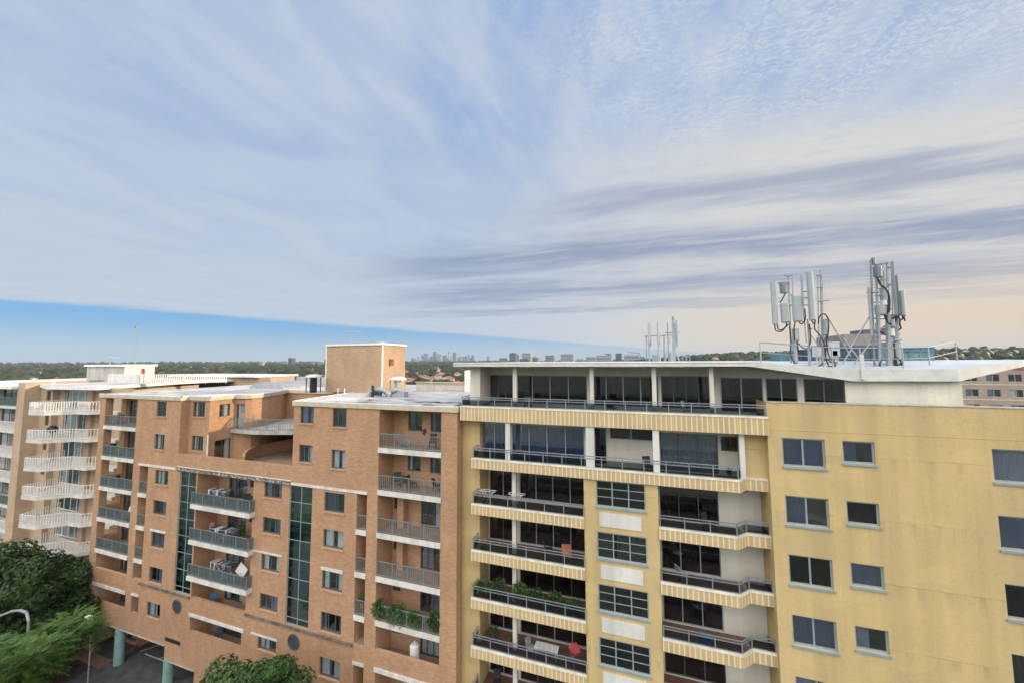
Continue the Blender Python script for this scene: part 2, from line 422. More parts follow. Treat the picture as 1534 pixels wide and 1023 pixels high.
def railing(bld, pts, z, h=1.0, mat='rail_teal', step=.15, bar=.012, post=1.3, panel=None, rails=(0, ), name='railing', topr=.025, low=.08):
    """balustrade along a polyline; z floor"""
    mb = MB(); L = 0
    for a, b_ in zip(pts, pts[1:]):
        A = Vector((a[0], a[1], 0)); B = Vector((b_[0], b_[1], 0)); d = (B-A); ln = d.length
        if ln < .05: continue
        u = d/ln; M = Matrix.Translation((A.x, A.y, z)) @ Matrix.Rotation(math.atan2(u.y, u.x), 4, 'Z')
        mb.box(-topr, ln+topr, -topr, topr, h-.045, h, M=M)
        mb.box(0, ln, -.018, .018, low-.02, low+.02, M=M)
        for r_ in rails:
            if r_: mb.box(0, ln, -.017, .017, r_*h-.02, r_*h+.02, M=M)
        n = max(1, round(ln/post))
        for k in range(n+1):
            x = ln*k/n; mb.box(x-.024, x+.024, -.022, .022, -.02, h-.045, M=M)
        if step:
            n = int(ln/step)
            for k in range(1, n):
                x = ln*k/n; mb.box(x-bar, x+bar, -bar, bar, low+.02, h-.045, M=M)
    o = mb.build(name, mat, bld)
    if panel:
        pb = MB()
        for a, b_ in zip(pts, pts[1:]):
            A = Vector((a[0], a[1], 0)); B = Vector((b_[0], b_[1], 0)); d = (B-A); ln = d.length
            if ln < .05: continue
            M = Matrix.Translation((A.x, A.y, z)) @ Matrix.Rotation(math.atan2(d.y, d.x), 4, 'Z')
            pb.box(.03, ln-.03, .024, .032, low+.03, h*(rails[0] or 1)-.05, M=M)
        pb.build('glass_panel', panel, o)
    return o
def ribbon(mb, pts, y_in, z0, z1, mi=0, closed=False):
    pass

rnd = random.random
def rc(): # random curtain state
    return random.choice([(.5, 0), (0, .5), (.3, .3), (1, 0), (.2, .2), (0, .3), (.6, 0), (.4, .4)])

# =================================================================== BRICK APARTMENT BUILDING
YB = 22.0
BR = thing('apartment_building', (-30, YB, GZ), 'long orange brick apartment block with white balcony edges and two tall glazed stair strips', 'building')
Fl = [-5.89, -8.72, -11.55, -14.37, -17.18, -20.0, -22.8]
XL, XR = -49.35, -11.1
holes = []
win_specs = []
def W(x0, x1, z0, z1, **k): holes.append((x0, x1, z0, z1, 'win')); win_specs.append((x0, x1, z0, z1, k))
# window columns
wz = [(-4.72, -3.38), (-7.59, -6.27), (-10.56, -9.33), (-13.12, -11.93), (-15.87, -14.6), (-18.75, -17.5), (-21.57, -20.4)]
for k, (a, b_) in enumerate(wz):
    x0, x1 = (-40.97, -39.65) if k < 2 else (-40.6, -38.85)
    W(x0, x1, a, b_)
for a, b_ in ((-10.3, -9.13), (-12.93, -11.77), (-15.66, -14.48), (-18.47, -17.33), (-21.3, -20.42)): W(-27.58, -25.76, a, b_)
for a, b_ in ((-10.65, -9.3), (-13.12, -11.88), (-15.99, -14.7), (-18.78, -17.5), (-21.75, -20.5), (-24.5, -23.3)): W(-21.7, -19.9, a, b_)
for a, b_ in ((-4.53, -3.28), (-7.37, -6.12)): W(-24.24, -22.93, a, b_)
for a, b_ in ((-4.66, -3.33), (-7.6, -6.28)): W(-21.17, -19.92, a, b_)
# stair strips
holes += [(-37.3, -35.28, -18.98, -8.98, 'win', 1.2), (-24.98, -22.82, -19.0, -9.0, 'win', 1.2)]
# left balconies
ceil = [-3.3]+[f-.3 for f in Fl]
REC = []
def rec(x0, x1, z0, z1, dep, zf=None, side=False): holes.append((x0, x1, z0, z1, 'recess', dep, 2, z0 if zf is None else zf, side)); REC.append((x0, x1, z0 if zf is None else zf, z1, dep))
for k in range(5): rec(-48.52, -43.68, Fl[k], ceil[k], 1.7, None, True)
rec(-48.3, -43.62, -18.85, -17.48, 1.7, -19.95); rec(-48.0, -43.58, -21.65, -20.4, 1.7, -22.75)
# slot 1
for k in (2, 3, 4): rec(-42.75, -41.6, Fl[k], ceil[k] if k > 2 else -9.2, 1.2)
rec(-42.75, -41.6, -18.86, -17.48, 1.2, -19.95); rec(-42.75, -41.75, -21.72, -20.3, 1.2, -22.75)
# middle balconies
for k in (2, 3, 4): rec(-35.12, -28.7, Fl[k], ceil[k] if k > 2 else -9.12, 1.7)
rec(-35.12, -29.0, -19.05, -17.5, 1.7, -19.95); rec(-35.1, -29.3, -21.66, -20.5, 1.7, -22.75)
# slot 2
for k in (2, 3, 4): rec(-18.84, -17.98, Fl[k], ceil[k] if k > 2 else -9.12, 1.2)
rec(-18.8, -17.98, -18.98, -17.48, 1.2); rec(-18.79, -17.96, -23, -20.35, 1.2)
# right balconies
for k in range(5): rec(-17.1, -12.25, Fl[k], ceil[k], 1.7)
rec(-17.05, -12.27, -19.02, -17.48, 1.7, -20.0); rec(-17.05, -12.3, -21.8, -20.4, 1.7, -22.8); rec(-17.05, -12.3, -24.6, -23.2, 1.7, -25.6)
# notch void, undercroft voids
holes += [(-37.7, -24.85, -7.78, -2, 'void'), (-47.6, -38.0, -27, -23.38, 'void'), (-38.0, -34.3, -27, -24.48, 'void'), (-33.4, -29, -27, -24.9, 'void')]
mb = MB()
wall(mb, (0, YB), (1, 0), XL, XR, GZ, -3.25, holes)
# side walls and hidden backs
def vq(mb, a, b_, z0, z1, mi=0): mb.q([(a[0], a[1], z0), (b_[0], b_[1], z0), (b_[0], b_[1], z1), (a[0], a[1], z1)], mi)
vq(mb, (XL, 42), (XL, 23.7), GZ, -3.25); vq(mb, (XL, 23.7), (XL, YB), GZ, Fl[4]-.02)
mb.box(XL+.001, -48.521, 23.56, 23.7, Fl[4], -3.25); vq(mb, (XL, 22.57), (XL, YB), Fl[4], -3.25); vq(mb, (-48.521, YB), (-48.521, 22.57), Fl[4], -3.25); vq(mb, (XL, 22.57), (-48.521, 22.57), Fl[4], -3.25)
for k in range(5): mb.box(XL+.001, -48.53, 22.575, 23.555, Fl[k]-.25, Fl[k]+.75 if k > 1 else Fl[k]+.2)
vq(mb, (XR, YB), (XR, 22.7), GZ, -3.25); vq(mb, (XR, 22.7), (-11.7, 22.7), GZ, -3.25); vq(mb, (-11.7, 22.7), (-11.7, 42), GZ, -3.25)
vq(mb, (-11.7, 42), (XL, 42), GZ, -3.25)
vq(mb, (-24.85, YB), (-26.45, 31), -8.72, -3.25)   # side of right block, facing left
# parapet back of terrace
mb.box(-37.7, -24.85, 22.28, 22.3, -8.7, -7.782); mb.q([(-37.7, 22, -7.78), (-24.85, 22, -7.78), (-24.85, 22.3, -7.78), (-37.7, 22.3, -7.78)])
# notch walls
wall(mb, (-37.7, 22), (0, 1), 0, .65, -8.72, -3.25, [])
wall(mb, (0, 22.65), (1, 0), -37.7, -35.1, -8.72, -3.25, [(-37.25, -35.66, -4.67, -3.38, 'win'), (-37.2, -35.68, -7.57, -6.3, 'win')])
wall(mb, (-35.1, 22.65), (0, 1), 0, 2.15, -8.72, -3.25, [(.8, 1.72, -4.75, -3.65, 'win'), (.55, 1.95, -8.6, -6.75, 'win')])
cv = [(-35.1, 24.8), (-34.1, 25.0), (-33.75, 25.4), (-33.8, 26.2), (-34.1, 27.2), (-34.6, 28.3), (-35.2, 29.5), (-36.2, 31)]
for i, (a, b_) in enumerate(zip(cv, cv[1:])):
    d = Vector((b_[0]-a[0], b_[1]-a[1])); ln = d.length; d /= ln
    wall(mb, a, (d.x, d.y), 0, ln, -8.72, -3.25, [(.12, ln-.05, -6.0, -3.75, 'win'), ] if i == 0 else [])
wall(mb, (0, 31), (1, 0), -36.2, -26.4, -8.72, -3.25, [(-35.0, -33.2, -8.6, -6.6, 'win')])
# recess backs with door and window openings
DOORS = []
for (x0, x1, z0, z1, dep) in REC:
    y = YB+dep; w = x1-x0; hs = []
    zf = z0
    if w > 4:
        if x0 < -40:   # left stack
            hs = [(x0+.15, x0+1.35, zf+.02, zf+2.2, 'win'), (x0+4.0, x0+4.6, zf+1, zf+2.1, 'win')]
        elif x0 < -28:
            hs = [(x0+1.3, x0+3.5, zf+.02, zf+2.2, 'win'), (x0+3.8, x0+4.2, zf+1.1, zf+2.1, 'win')]
        elif z0 > -9:
            hs = [(x0+1.2, x0+2.35, zf+.95, zf+2.25, 'win'), (x0+3.05, x0+3.95, zf+.95, zf+2.25, 'win')]
        else:
            hs = [(x0+.1, x0+.75, zf+1.0, zf+2.1, 'win'), (x0+2.35, x0+3.85, zf+.02, zf+2.2, 'win')]
    wall(mb, (0, y), (1, 0), x0, x1, z0, z1, hs)
    DOORS += [(h, y) for h in hs]
# brick pier inside right balconies
for k in (2, 3): mb.box(-16.3, -15.8, 23.1, 23.69, Fl[k]+.003, ceil[k]-.003)
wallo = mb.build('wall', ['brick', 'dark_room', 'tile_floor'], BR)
# soffit + terrace floor + curved balcony
mb = MB(); mb.prism([(-37.68, 22.3), (-24.9, 22.3), (-26.4, 30.98), (-36.2, 30.98), (-33.8, 26.2), (-34.1, 25.0), (-35.1, 24.8), (-35.1, 22.66), (-37.68, 22.66)], -8.95, -8.70); mb.build('terrace_floor', 'tile_floor', BR)
cs = [(-35.08, 24.45), (-33.9, 24.42), (-33, 24.45), (-32, 24.52), (-31, 24.7), (-30, 25.0), (-29, 25.35), (-27.5, 26.1), (-26, 27.1)]
mb = MB(); mb.prism(cs+[(-26.3, 30.95), (-36.1, 30.95), (-33.78, 26.2), (-34.1, 25.01), (-35.08, 24.82)], -6.28, -5.95); sl = mb.build('balcony_slab', 'concrete', BR)
railing(sl, [(x, y+.06) for x, y in cs], -5.95, 1.0, 'rail_teal', post=1.6)
# curved dividing wall on the terrace
dv = [(-32.2, 23.55), (-32.45, 23.75), (-33.0, 24.4), (-33.6, 25.4), (-33.9, 26.4), (-33.9, 27.5), (-33.6, 29.0), (-33.3, 30.5)]
mb = MB(); hh = [-8.0, -7.8, -7.7, -7.68, -7.68, -7.68, -7.68, -7.68]
for i in range(len(dv)-1):
    a, b_ = dv[i], dv[i+1]; dd = Vector((b_[0]-a[0], b_[1]-a[1])).normalized()*.2; nn = (dd.y, -dd.x)
    mb.prism([a, (a[0]+nn[0], a[1]+nn[1]), (b_[0]+nn[0], b_[1]+nn[1]), b_], -8.7, [hh[i], hh[i], hh[i+1], hh[i+1]])
mb.build('terrace_divider', 'brick', BR)
# undercroft: back walls, soffit, floor, shop
mb = MB(); mb.q([(-49, 22.3, -23.38), (-34, 22.3, -23.38), (-34, 34, -23.38), (-49, 34, -23.38)]); mb.q([(-47.6, YB, -23.38), (-38, YB, -23.38), (-38, 22.31, -23.38), (-47.6, 22.31, -23.38)])
mb.build('undercroft_soffit', 'concrete', BR)
mb = MB(); wall(mb, (0, 24.0), (1, 0), -49, -45.0, GZ, -23.38, [(-48.4, -45.6, -26.2, -23.7, 'win')]); wall(mb, (-45.0, 24.0), (0, 1), 0, 10, GZ, -23.38, [])
wall(mb, (0, 34), (1, 0), -45, -28, GZ, -23.38, []); wall(mb, (0, 24.5), (1, 0), -34.3, -28, GZ, -24, [(-33.8, -29.5, -26.4, -24.6, 'win')])
mb.build('wall', ['brick', 'dark_room'], BR)
for x in (-44.35, -37.72):
    MB().tube((x, 22.22, GZ), (x, 22.22, -23.38 if x < -40 else -24.48), .36, 16).build('pillar', 'paint_green', BR)
MB().box(-47.55, -38, 21.96, 22.3, -23.47, -23.383).box(-37.95, -34.3, 21.965, 22.3, -24.57, -24.485).build('beam_edge', 'concrete', BR)
# windows
for (x0, x1, z0, z1, k) in win_specs:
    cl, crr = rc(); fx = random.choice([1, 1, 2])
    window(BR, (x0, YB, z0), x1-x0, z1-z0, mull=fx, cl=cl, cr=crr, sill='brick', cur=random.choice(['curtain', 'curtain', 'curtain', 'blind_grey']), pane=random.choice(['pane', 'pane', 'pane_blue']))
for (a, b_, c, d) in ((-37.25, -35.66, -4.67, -3.38), (-37.2, -35.68, -7.57, -6.3)):
    window(BR, (a, 22.65, c), b_-a, d-c, mull=2, cl=.3, cr=.3, sill='brick')
window(BR, (-35.1, 23.45, -4.75), .92, 1.1, u=(0, 1), cl=0, cr=.5, sill='brick')
window(BR, (-35.1, 23.2, -8.6), 1.4, 1.85, u=(0, 1), cl=0, cr=.3, name='sliding_door')
d0 = Vector((1.0, .2)).normalized()
window(BR, (-35.1+d0.x*.12, 24.8+d0.y*.12, -6.0), .85, 2.25, u=(d0.x, d0.y), mull=0, cl=.9, name='door')
for (h, y) in DOORS:
    isdoor = (h[3]-h[2]) > 1.6 or (h[1]-h[0]) > 1.6
    cl, crr = rc()
    window(BR, (h[0], y, h[2]), h[1]-h[0], h[3]-h[2], mull=1 if (h[1]-h[0]) < 1.5 else 2, cl=cl, cr=crr, cur=random.choice(['curtain', 'blind_grey', 'blind_dark']), name='sliding_door' if isdoor else 'window', dep=.08)
window(BR, (-48.4, 24.0, -26.2), 2.8, 2.5, mull=2, cl=.4, cr=.4, cur='curtain', name='shopfront_window')
window(BR, (-33.8, 24.5, -26.4), 4.3, 1.8, mull=3, cl=.2, cr=.0, cur='curtain', name='shopfront_window')
window(BR, (-35, 31, -8.6), 1.8, 2, mull=1, cl=.5, name='sliding_door')
for x0, x1 in ((-37.3, -35.28), (-24.98, -22.82)):
    w, h = x1-x0, 10.0
    window(BR, (x0, YB, -18.98), w, 9.98, mull=1, trans=tuple((9.98-1.36*k)/9.98 for k in range(1, 8)), frame='alu', pane='pane_teal', cl=0, name='stair_glazing', dep=.06, fw=.045)
    # stair flights and landings behind the glass; pale panel added to lighten it
    mb = MB()
    for k in range(7):
        z = -18.2+k*1.41; mb.box(x0+.03, x1-.03, YB+.2, YB+.42, z, z+.22)
    mb.box(x0+.02, x1-.02, YB+.42, YB+.5, -18.9, -9.05); mb.build('landings_and_panel', 'concrete', BR)
# round windows
for cx in (-36.73, -24.08):
    mb = MB(); n = 28; ro, ri = .56, .5
    for k in range(n):
        a, c = 2*math.pi*k/n, 2*math.pi*(k+1)/n
        def P(r_, t, y): return (cx+r_*math.cos(t), y, -20.08+r_*math.sin(t))
        mb.q([P(ri, a, YB-.05), P(ri, c, YB-.05), P(ro, c, YB-.05), P(ro, a, YB-.05)]); mb.q([P(ro, a, YB-.05), P(ro, c, YB-.05), P(ro, c, YB), P(ro, a, YB)])
        mb.q([P(ri, a, YB-.02), P(ri, c, YB-.02), P(ri, c, YB-.05), P(ri, a, YB-.05)])
    f = mb.build('round_window', 'ledge_dark', BR)
    MB().q([(cx+ri*math.cos(2*math.pi*k/n), YB-.02, -20.08+ri*math.sin(2*math.pi*k/n)) for k in range(n)]).build('pane', 'far_window', f)
# slabs with white edges, rails
def slab(x0, x1, zf, proj=.06, rp=.12, mat='rail_teal', rail=True, **k):
    mb = MB().box(x0-.02, x1+.02, YB-proj, YB+.02 if proj < .2 else YB+.01, zf-.31, zf+.02)
    o = mb.build('balcony_slab', 'concrete_white', BR)
    if rail:
        if proj > .2: pts = [(x0+.05, YB-proj+.06), (x1-.05, YB-proj+.06), (x1-.05, YB)]
        else: pts = [(x0+.04, YB+.05), (x1-.04, YB+.05)]
        railing(o, pts, zf+.02, .98, mat, **k)
for k in range(5): slab(-48.52, -43.68, Fl[k], panel='rail_glass' if k > 0 else None)
for k in (2, 3, 4): slab(-42.75, -41.6, Fl[k]); slab(-35.12, -28.45, Fl[k], proj=.45, panel='rail_glass'); slab(-18.84, -17.98, Fl[k])
for k in range(5): slab(-17.1, -12.25, Fl[k])
# lintels / light bands / sills
def lint(x0, x1, z0, z1, mat='concrete_white', p=.05, name='lintel'): MB().box(x0, x1, YB-p, YB-.002, z0, z1).build(name, mat, BR)
lint(-42.95, -37.7, -9.14, -8.96); lint(-24.9, -17.95, -9.12, -8.94)
lint(-48.5, -43.6, -20.4, -20.12, p=.06); lint(-42.75, -41.75, -20.28, -20.08); lint(-35.22, -29.0, -20.5, -20.27, p=.07)
lint(-28.3, -25.65, -20.4, -20.27); lint(-28.6, -25.5, -14.42, -14.3); lint(-21.8, -19.85, -14.68, -14.48); lint(-40.75, -38.7, -14.55, -14.38)
lint(-18.85, -17.95, -20.33, -20.12); lint(-17.1, -12.3, -20.38, -20.1, p=.06); lint(-17.1, -12.3, -23.18, -22.9, p=.06)
# dirty ledges
lint(-41.8, -35.25, -19.17, -19.03, 'ledge_dark', .12, 'ledge'); lint(-28.95, -18.9, -19.2, -19.05, 'ledge_dark', .12, 'ledge')
MB().box(-37.7, -24.86, YB-.05, YB-.002, -8.858, -8.80).build('ledge', 'concrete_white', BR)
MB().box(-37.98, -36.1, YB-.012, YB-.002, -23.02, -22.72).build('wall_sign', 'plastic_black', BR)
mb = MB().box(-37.7, -24.9, YB-.14, YB-.002, -9.12, -8.86)
for k in range(110):
    x = -37.6+rnd()**1.4*12.6; w = .03+rnd()*.16; a_ = -9.1+rnd()*.15; h_ = .03+rnd()*.07; mb.q([(x, YB-.143, a_), (x+w, YB-.143, a_+.01), (x+w*.9, YB-.143, a_+h_), (x+.01, YB-.143, a_+h_*.8)], 1)
mb.build('ledge', ['ledge_dark', 'concrete_white'], BR)
MB().tube((-35.02, 22.58, -8.7), (-35.02, 22.58, -6.15), .06, 8).build('downpipe', 'pipe_white', BR)
# roof
rp = [(-49.45, 21.9), (-37.6, 21.9), (-37.6, 22.55), (-35.0, 22.55), (-35.0, 24.7), (-34.0, 24.85), (-33.6, 25.3), (-33.65, 26.2), (-33.95, 27.2), (-34.45, 28.3), (-35.05, 29.4), (-35.8, 30.85), (-26.6, 30.85), (-26.45, 30), (-24.95, 21.9), (-11.0, 21.9), (-11.0, 22.6), (-11.75, 22.65), (-11.75, 42), (-49.45, 42)]
mb = MB()
rpb = rp
mb.prism(rp, -3.25, -2.93, 0, 1)
rf = mb.build('roof', ['fascia_cream', 'roof_membrane'], BR)
# roof edge upstand
mb = MB()
for a, b_ in zip(rp, rp[1:16]):
    d = Vector((b_[0]-a[0], b_[1]-a[1])); ln = d.length; d /= ln
    M = Matrix.Translation((a[0], a[1], -2.93)) @ Matrix.Rotation(math.atan2(d.y, d.x), 4, 'Z'); mb.box(0, ln, 0, .12, .002, .05, M=M)
mb.build('roof_edge', 'paint_white', rf)
# stained patch lines on the roof
mb = MB()
for k in range(26):
    x = -16.2+rnd()*4.8; y = 23.6+rnd()*1.0+(x+16)*.03; w = .3+rnd()*1.0; mb.q([(x, y, -2.925), (x+w, y, -2.925), (x+w, y+.12+rnd()*.15, -2.925), (x, y+.12+rnd()*.1, -2.925)])
mb.build('roof_stain', 'ledge_dark', rf)
mb = MB()
for k in range(24):
    x = -49+k*1.55
    for (xa, xb, ya, yb) in ((-49.3, -37.8, 22.1, 41.8), (-37.8, -26.7, 31.2, 41.8), (-24.7, -12, 22.1, 41.8)):
        if xa < x < xb: mb.q([(x, ya, -2.927), (x+.07, ya, -2.927), (x+.07, yb, -2.927), (x, yb, -2.927)])
mb.build('membrane_seam', 'concrete', rf)
mb = MB()
for k in range(46):
    x, y = random.choice([(random.uniform(-24, -13), random.uniform(22.4, 30)), (random.uniform(-48, -38), random.uniform(22.4, 31))]); r_ = .1+rnd()*.5
    mb.q([(x+r_*(.6+.6*rnd())*1.8*math.cos(a), y+r_*(.6+.6*rnd())*math.sin(a), -2.923) for a in [q*.5236 for q in range(12)]])
mb.build('roof_stain', 'roof_puddle', rf)
for px, py in ((506, 590), (516, 590)):
    p = atZ(px, py, -2.93); MB().tube(p, (p.x, p.y, -2.4), .05, 8).build('roof_pipe', 'pipe_white', BR)
# curved tin roofs behind (vault shapes)
def vault(x0, x1, y0, y1, zb, hgt, name='barrel_roof', flip=False):
    mb = MB(); n = 12
    for k in range(n):
        a, c = math.pi*k/n, math.pi*(k+1)/n
        xa, xc = (x0+x1)/2-math.cos(a)*(x1-x0)/2, (x0+x1)/2-math.cos(c)*(x1-x0)/2
        za, zc = zb+math.sin(a)*hgt, zb+math.sin(c)*hgt
        mb.q([(xa, y0, za), (xc, y0, zc), (xc, y1, zc), (xa, y1, za)]); mb.q([(xa, y0, zb), (xc, y0, zb), (xc, y0, zc), (xa, y0, za)]); mb.q([(xa, y1, zb), (xc, y1, zb), (xc, y1, zc), (xa, y1, za)])
    return mb.build(name, 'roof_tin', BR)
vault(-42.5, -37.2, 31.5, 38, -2.93, .75)
# low grey parapet of roof terrace left of tower
MB().box(-40.5, -33.5, 36.0, 36.15, -2.93, -1.75).build('screen_wall', 'roof_tin', BR)
# lift motor room on the roof (part of the building)
LT = MB(); 
wall(LT, (0, 30), (1, 0), -29.85, -23.05, -2.93, 1.62, [])
wall(LT, (-23.05, 30), (0, 1), 0, 3.6, -2.93, 1.62, [(1.0, 1.75, -.35, .25, 'win')])
vq(LT, (-29.85, 33.6), (-29.85, 30), -2.93, 1.62); vq(LT, (-23.05, 33.6), (-29.85, 33.6), -2.93, 1.62)
lt = LT.build('lift_room', ['brick_tower', 'dark_room'], BR)
MB().box(-29.98, -22.92, 29.9, 33.7, 1.62, 1.78).box(-29.9, -29.8, 29.93, 29.998, -2.9, 1.6).box(-23.14, -23.02, 29.93, 29.998, -2.9, 1.62).build('trim', 'paint_white', lt)
MB().box(-24.6, -24.1, 31, 31.6, 1.78, 2.0).build('roof_vent', 'roof_tin', lt)
MB().box(-23.03, -22.6, 31.02, 31.08, -.35, .3).build('shutter', 'terracotta', lt)
# ---- antennas on tower etc
def tv_antenna(x, y, z, h, w, label, ang=0):
    t = thing('tv_antenna', (x, y, z), label, 'antenna')
    MB().tube((x, y, z), (x, y, z+h), .045, 6).build('mast', 'metal_galv', t)
    mb = MB(); c, s_ = math.cos(ang), math.sin(ang)
    mb.tube((x-c*w/2, y-s_*w/2, z+h-.02), (x+c*w/2, y+s_*w/2, z+h-.02), .035, 5)
    for k in range(9):
        q = -w/2+w*k/8; l = .15+.25*k/8
        mb.tube((x+c*q+s_*l, y+s_*q-c*l, z+h), (x+c*q-s_*l, y+s_*q+c*l, z+h), .022, 4)
    mb.build('boom', 'metal_galv', t)
tv_antenna(-27.4, 30.6, 1.78, 1.25, 1.7, 'thin television antenna on the roof of the square brick lift room')
# rooftop mushroom vents
def vent(px, py, Y, r, h, label, legs='plastic_black'):
    p = at(px, py, Y); x, y = p.x, p.y; z = -2.93
    t = thing('roof_ventilator', (x, y, z), label, 'vent')
    mb = MB(); n = 20; prof = [(r, h-.02), (r*1.02, h+.05), (r*.9, h+.18), (r*.55, h+.27), (0.01, h+.3)]
    for (ra, za), (rb, zb) in zip(prof, prof[1:]):
        for k in range(n):
            a, c = 2*math.pi*k/n, 2*math.pi*(k+1)/n
            mb.q([(x+ra*math.cos(a), y+ra*math.sin(a), z+za), (x+ra*math.cos(c), y+ra*math.sin(c), z+za), (x+rb*math.cos(c), y+rb*math.sin(c), z+zb), (x+rb*math.cos(a), y+rb*math.sin(a), z+zb)])
    mb.q([(x+r*math.cos(2*math.pi*k/n), y+r*math.sin(2*math.pi*k/n), z+h-.02) for k in range(n)][::-1])
    mb.build('hood', 'concrete_white', t)
    MB().tube((x, y, z), (x, y, z+h-.01), r*.42, 14).build('stack', legs, t)
    for k in range(4):
        a = k*math.pi/2+.6; MB().tube((x+r*.85*math.cos(a), y+r*.85*math.sin(a), z), (x+r*.85*math.cos(a), y+r*.85*math.sin(a), z+h), .05, 5).build('leg', legs, t)
vent(470, 563, 28.8, .75, 1.5, 'white domed roof ventilator on black legs left of the square lift room')
vent(596, 565, 28.6, .75, 1.35, 'pale domed roof ventilator in front of the sunlit lift room wall', 'concrete')
# duct bends
t = thing('air_duct', (-20.5, 26.5, -2.93), 'large bent silver air ducts lying on the pale roof', 'duct')
def sweep(mb, P_, r, n=16):
    rings = []
    for i, p in enumerate(P_):
        d = (P_[min(i+1, len(P_)-1)]-P_[max(i-1, 0)]).normalized(); u = d.cross(Vector((0, 1, 0)))
        u = Vector((0, 0, 1)) if u.length < .05 else u.normalized(); w = d.cross(u)
        rings.append([p+(u*math.cos(2*math.pi*k/n)+w*math.sin(2*math.pi*k/n))*r for k in range(n)])
    for A, B in zip(rings, rings[1:]):
        for k in range(n): mb.q([A[k], A[(k+1) % n], B[(k+1) % n], B[k]])
    mb.q(rings[0][::-1]); mb.q(rings[-1])
    for A in rings[::3]:
        for k in range(n):
            c = sum(A, Vector())/n; o1 = c+(A[k]-c)*1.06; o2 = c+(A[(k+1) % n]-c)*1.06
            mb.tube(o1, o2, .018, 4)
    return mb
for (xa, y, rr_, rt, sx_) in ((-20.9, 26.6, .62, .24, 1.5), (-19.6, 27.3, .55, .24, 1.3)):
    P_ = [Vector((xa-math.cos(math.pi*k/12)*rr_*sx_, y+k*.03, -2.93+math.sin(math.pi*k/12)*rr_)) for k in range(13)]
    sweep(MB(), P_, rt).build('duct_elbow', 'metal_galv', t, smooth=True)
MB().box(-19.2, -18.5, 26.9, 27.5, -2.93, -2.5).build('duct_box', 'metal_galv', t)
MB().box(-21.35, -21.15, 26.35, 26.45, -2.93, -1.95).box(-21.15, -20.3, 26.4, 26.44, -2.8, -2.5).build('bracket', 'plastic_black', t)
# roof balustrades behind
t = thing('roof_balustrade', (-20, 31.5, -2.93), 'cream slatted balustrade on the pale roof right of the lift room', 'railing')
mb = MB()
for k in range(40):
    x = -21.6+k*.17; mb.box(x, x+.09, 33.5, 33.56, -2.93, -2.1)
mb.box(-21.7, -14.7, 33.45, 33.6, -2.1, -2.0); mb.build('slats', 'fascia_cream', t)
t2 = thing('roof_tank', (-13.2, 33, -2.93), 'pale ribbed metal plant box on the brick building roof beside the penthouse', 'plant box')
mb = MB().box(-15.9, -12.2, 33, 35.5, -2.9, -.85)
for k in range(6): mb.box(-15.93, -12.17, 32.97, 35.53, -2.7+k*.33, -2.64+k*.33)
mb.build('box', 'paint_white', t2); MB().box(-15.5, -15.1, 33.5, 33.9, -.85, -.55).box(-14, -13.6, 33.5, 33.9, -.85, -.5).build('cap', 'paint_white', t2)

# =================================================================== YELLOW APARTMENT BUILDING
YE = thing('apartment_building', (0, 22, GZ), 'yellow rendered apartment block with ribbed cream balcony bands and telecom antennas on its roof', 'building')
YS = 22.86; YK = 22.24; YG = 24.4
T = [-2.82, -6.04, -8.83, -11.61, -14.43, -17.24, -20.05]   # band tops
mb = MB()
# right block front
rh = []
for k in range(6):
    zt = -3.85-2.79*k
    rh += [(6.7, 8.46, zt-1.37, zt, 'win'), (9.15, 10.38, zt-1.03, zt, 'win'), (14.42, 17.3, zt-1.42, zt-.02, 'win')]
wall(mb, (0, YK), (1, 0), 6.1, 22, GZ, -2.13, rh)
# top return of block (parapet thickness)
mb.q([(6.1, YK, -2.13), (22, YK, -2.13), (22, YK+.3, -2.13), (6.1, YK+.3, -2.13)]); vq(mb, (22, YK+.3), (6.1, YK+.3), -3.2, -2.13)
vq(mb, (6.1, 25), (6.1, YK), GZ, -2.13); vq(mb, (22, YK), (22, 40), GZ, -3.2); mb.q([(14, YK+.3, -3.2), (22, YK+.3, -3.2), (22, 40, -3.2), (14, 40, -3.2)])
# left strip
wall(mb, (0, YS), (1, 0), -11.34, -9.9, GZ, -3.5, [])
wall(mb, (-9.9, YS), (0, 1), 0, 1.6, GZ, -3.5, [])
vq(mb, (-11.34, 40), (-11.34, YS), GZ, -2.9)
# upper right yellow panel beside L1
wall(mb, (0, 22.72), (1, 0), 5.12, 6.1, -6.7, -3.6, [])
wall(mb, (5.12, 22.72), (0, 1), 0, 1.6, -6.7, -3.6, [])
# window pier
ph = [(-2.44, .2, -6.72-2.81*k-1.42, -6.72-2.81*k, 'win') for k in range(6)]
wall(mb, (0, 22.15), (1, 0), -3.13, .84, GZ, -6.6, ph)
wall(mb, (-3.13, 24.4), (0, -1), 0, 2.25, GZ, -6.6, [])
wall(mb, (.84, 22.15), (0, 1), 0, 2.25, GZ, -6.6, [])
for xa, xb, ya in ((-9.9, -3.13, 22.6), (.84, 6.1, 22.75)): wall(mb, (0, ya), (1, 0), xa, xb, GZ, -20.7, [(xa+.8, xb-.8, -25.6, -23.4, 'win')])
# glazed back walls per floor
def back(x0, x1, y, z0, z1, hs, mat='cream_wall'):
    b2 = MB(); wall(b2, (0, y), (1, 0), x0, x1, z0, z1, hs); return b2
yw = mb.build('wall', ['yellow_wall', 'dark_room'], YE)
GLZ = []
fl = [t-.62 for t in T]
mc = MB()
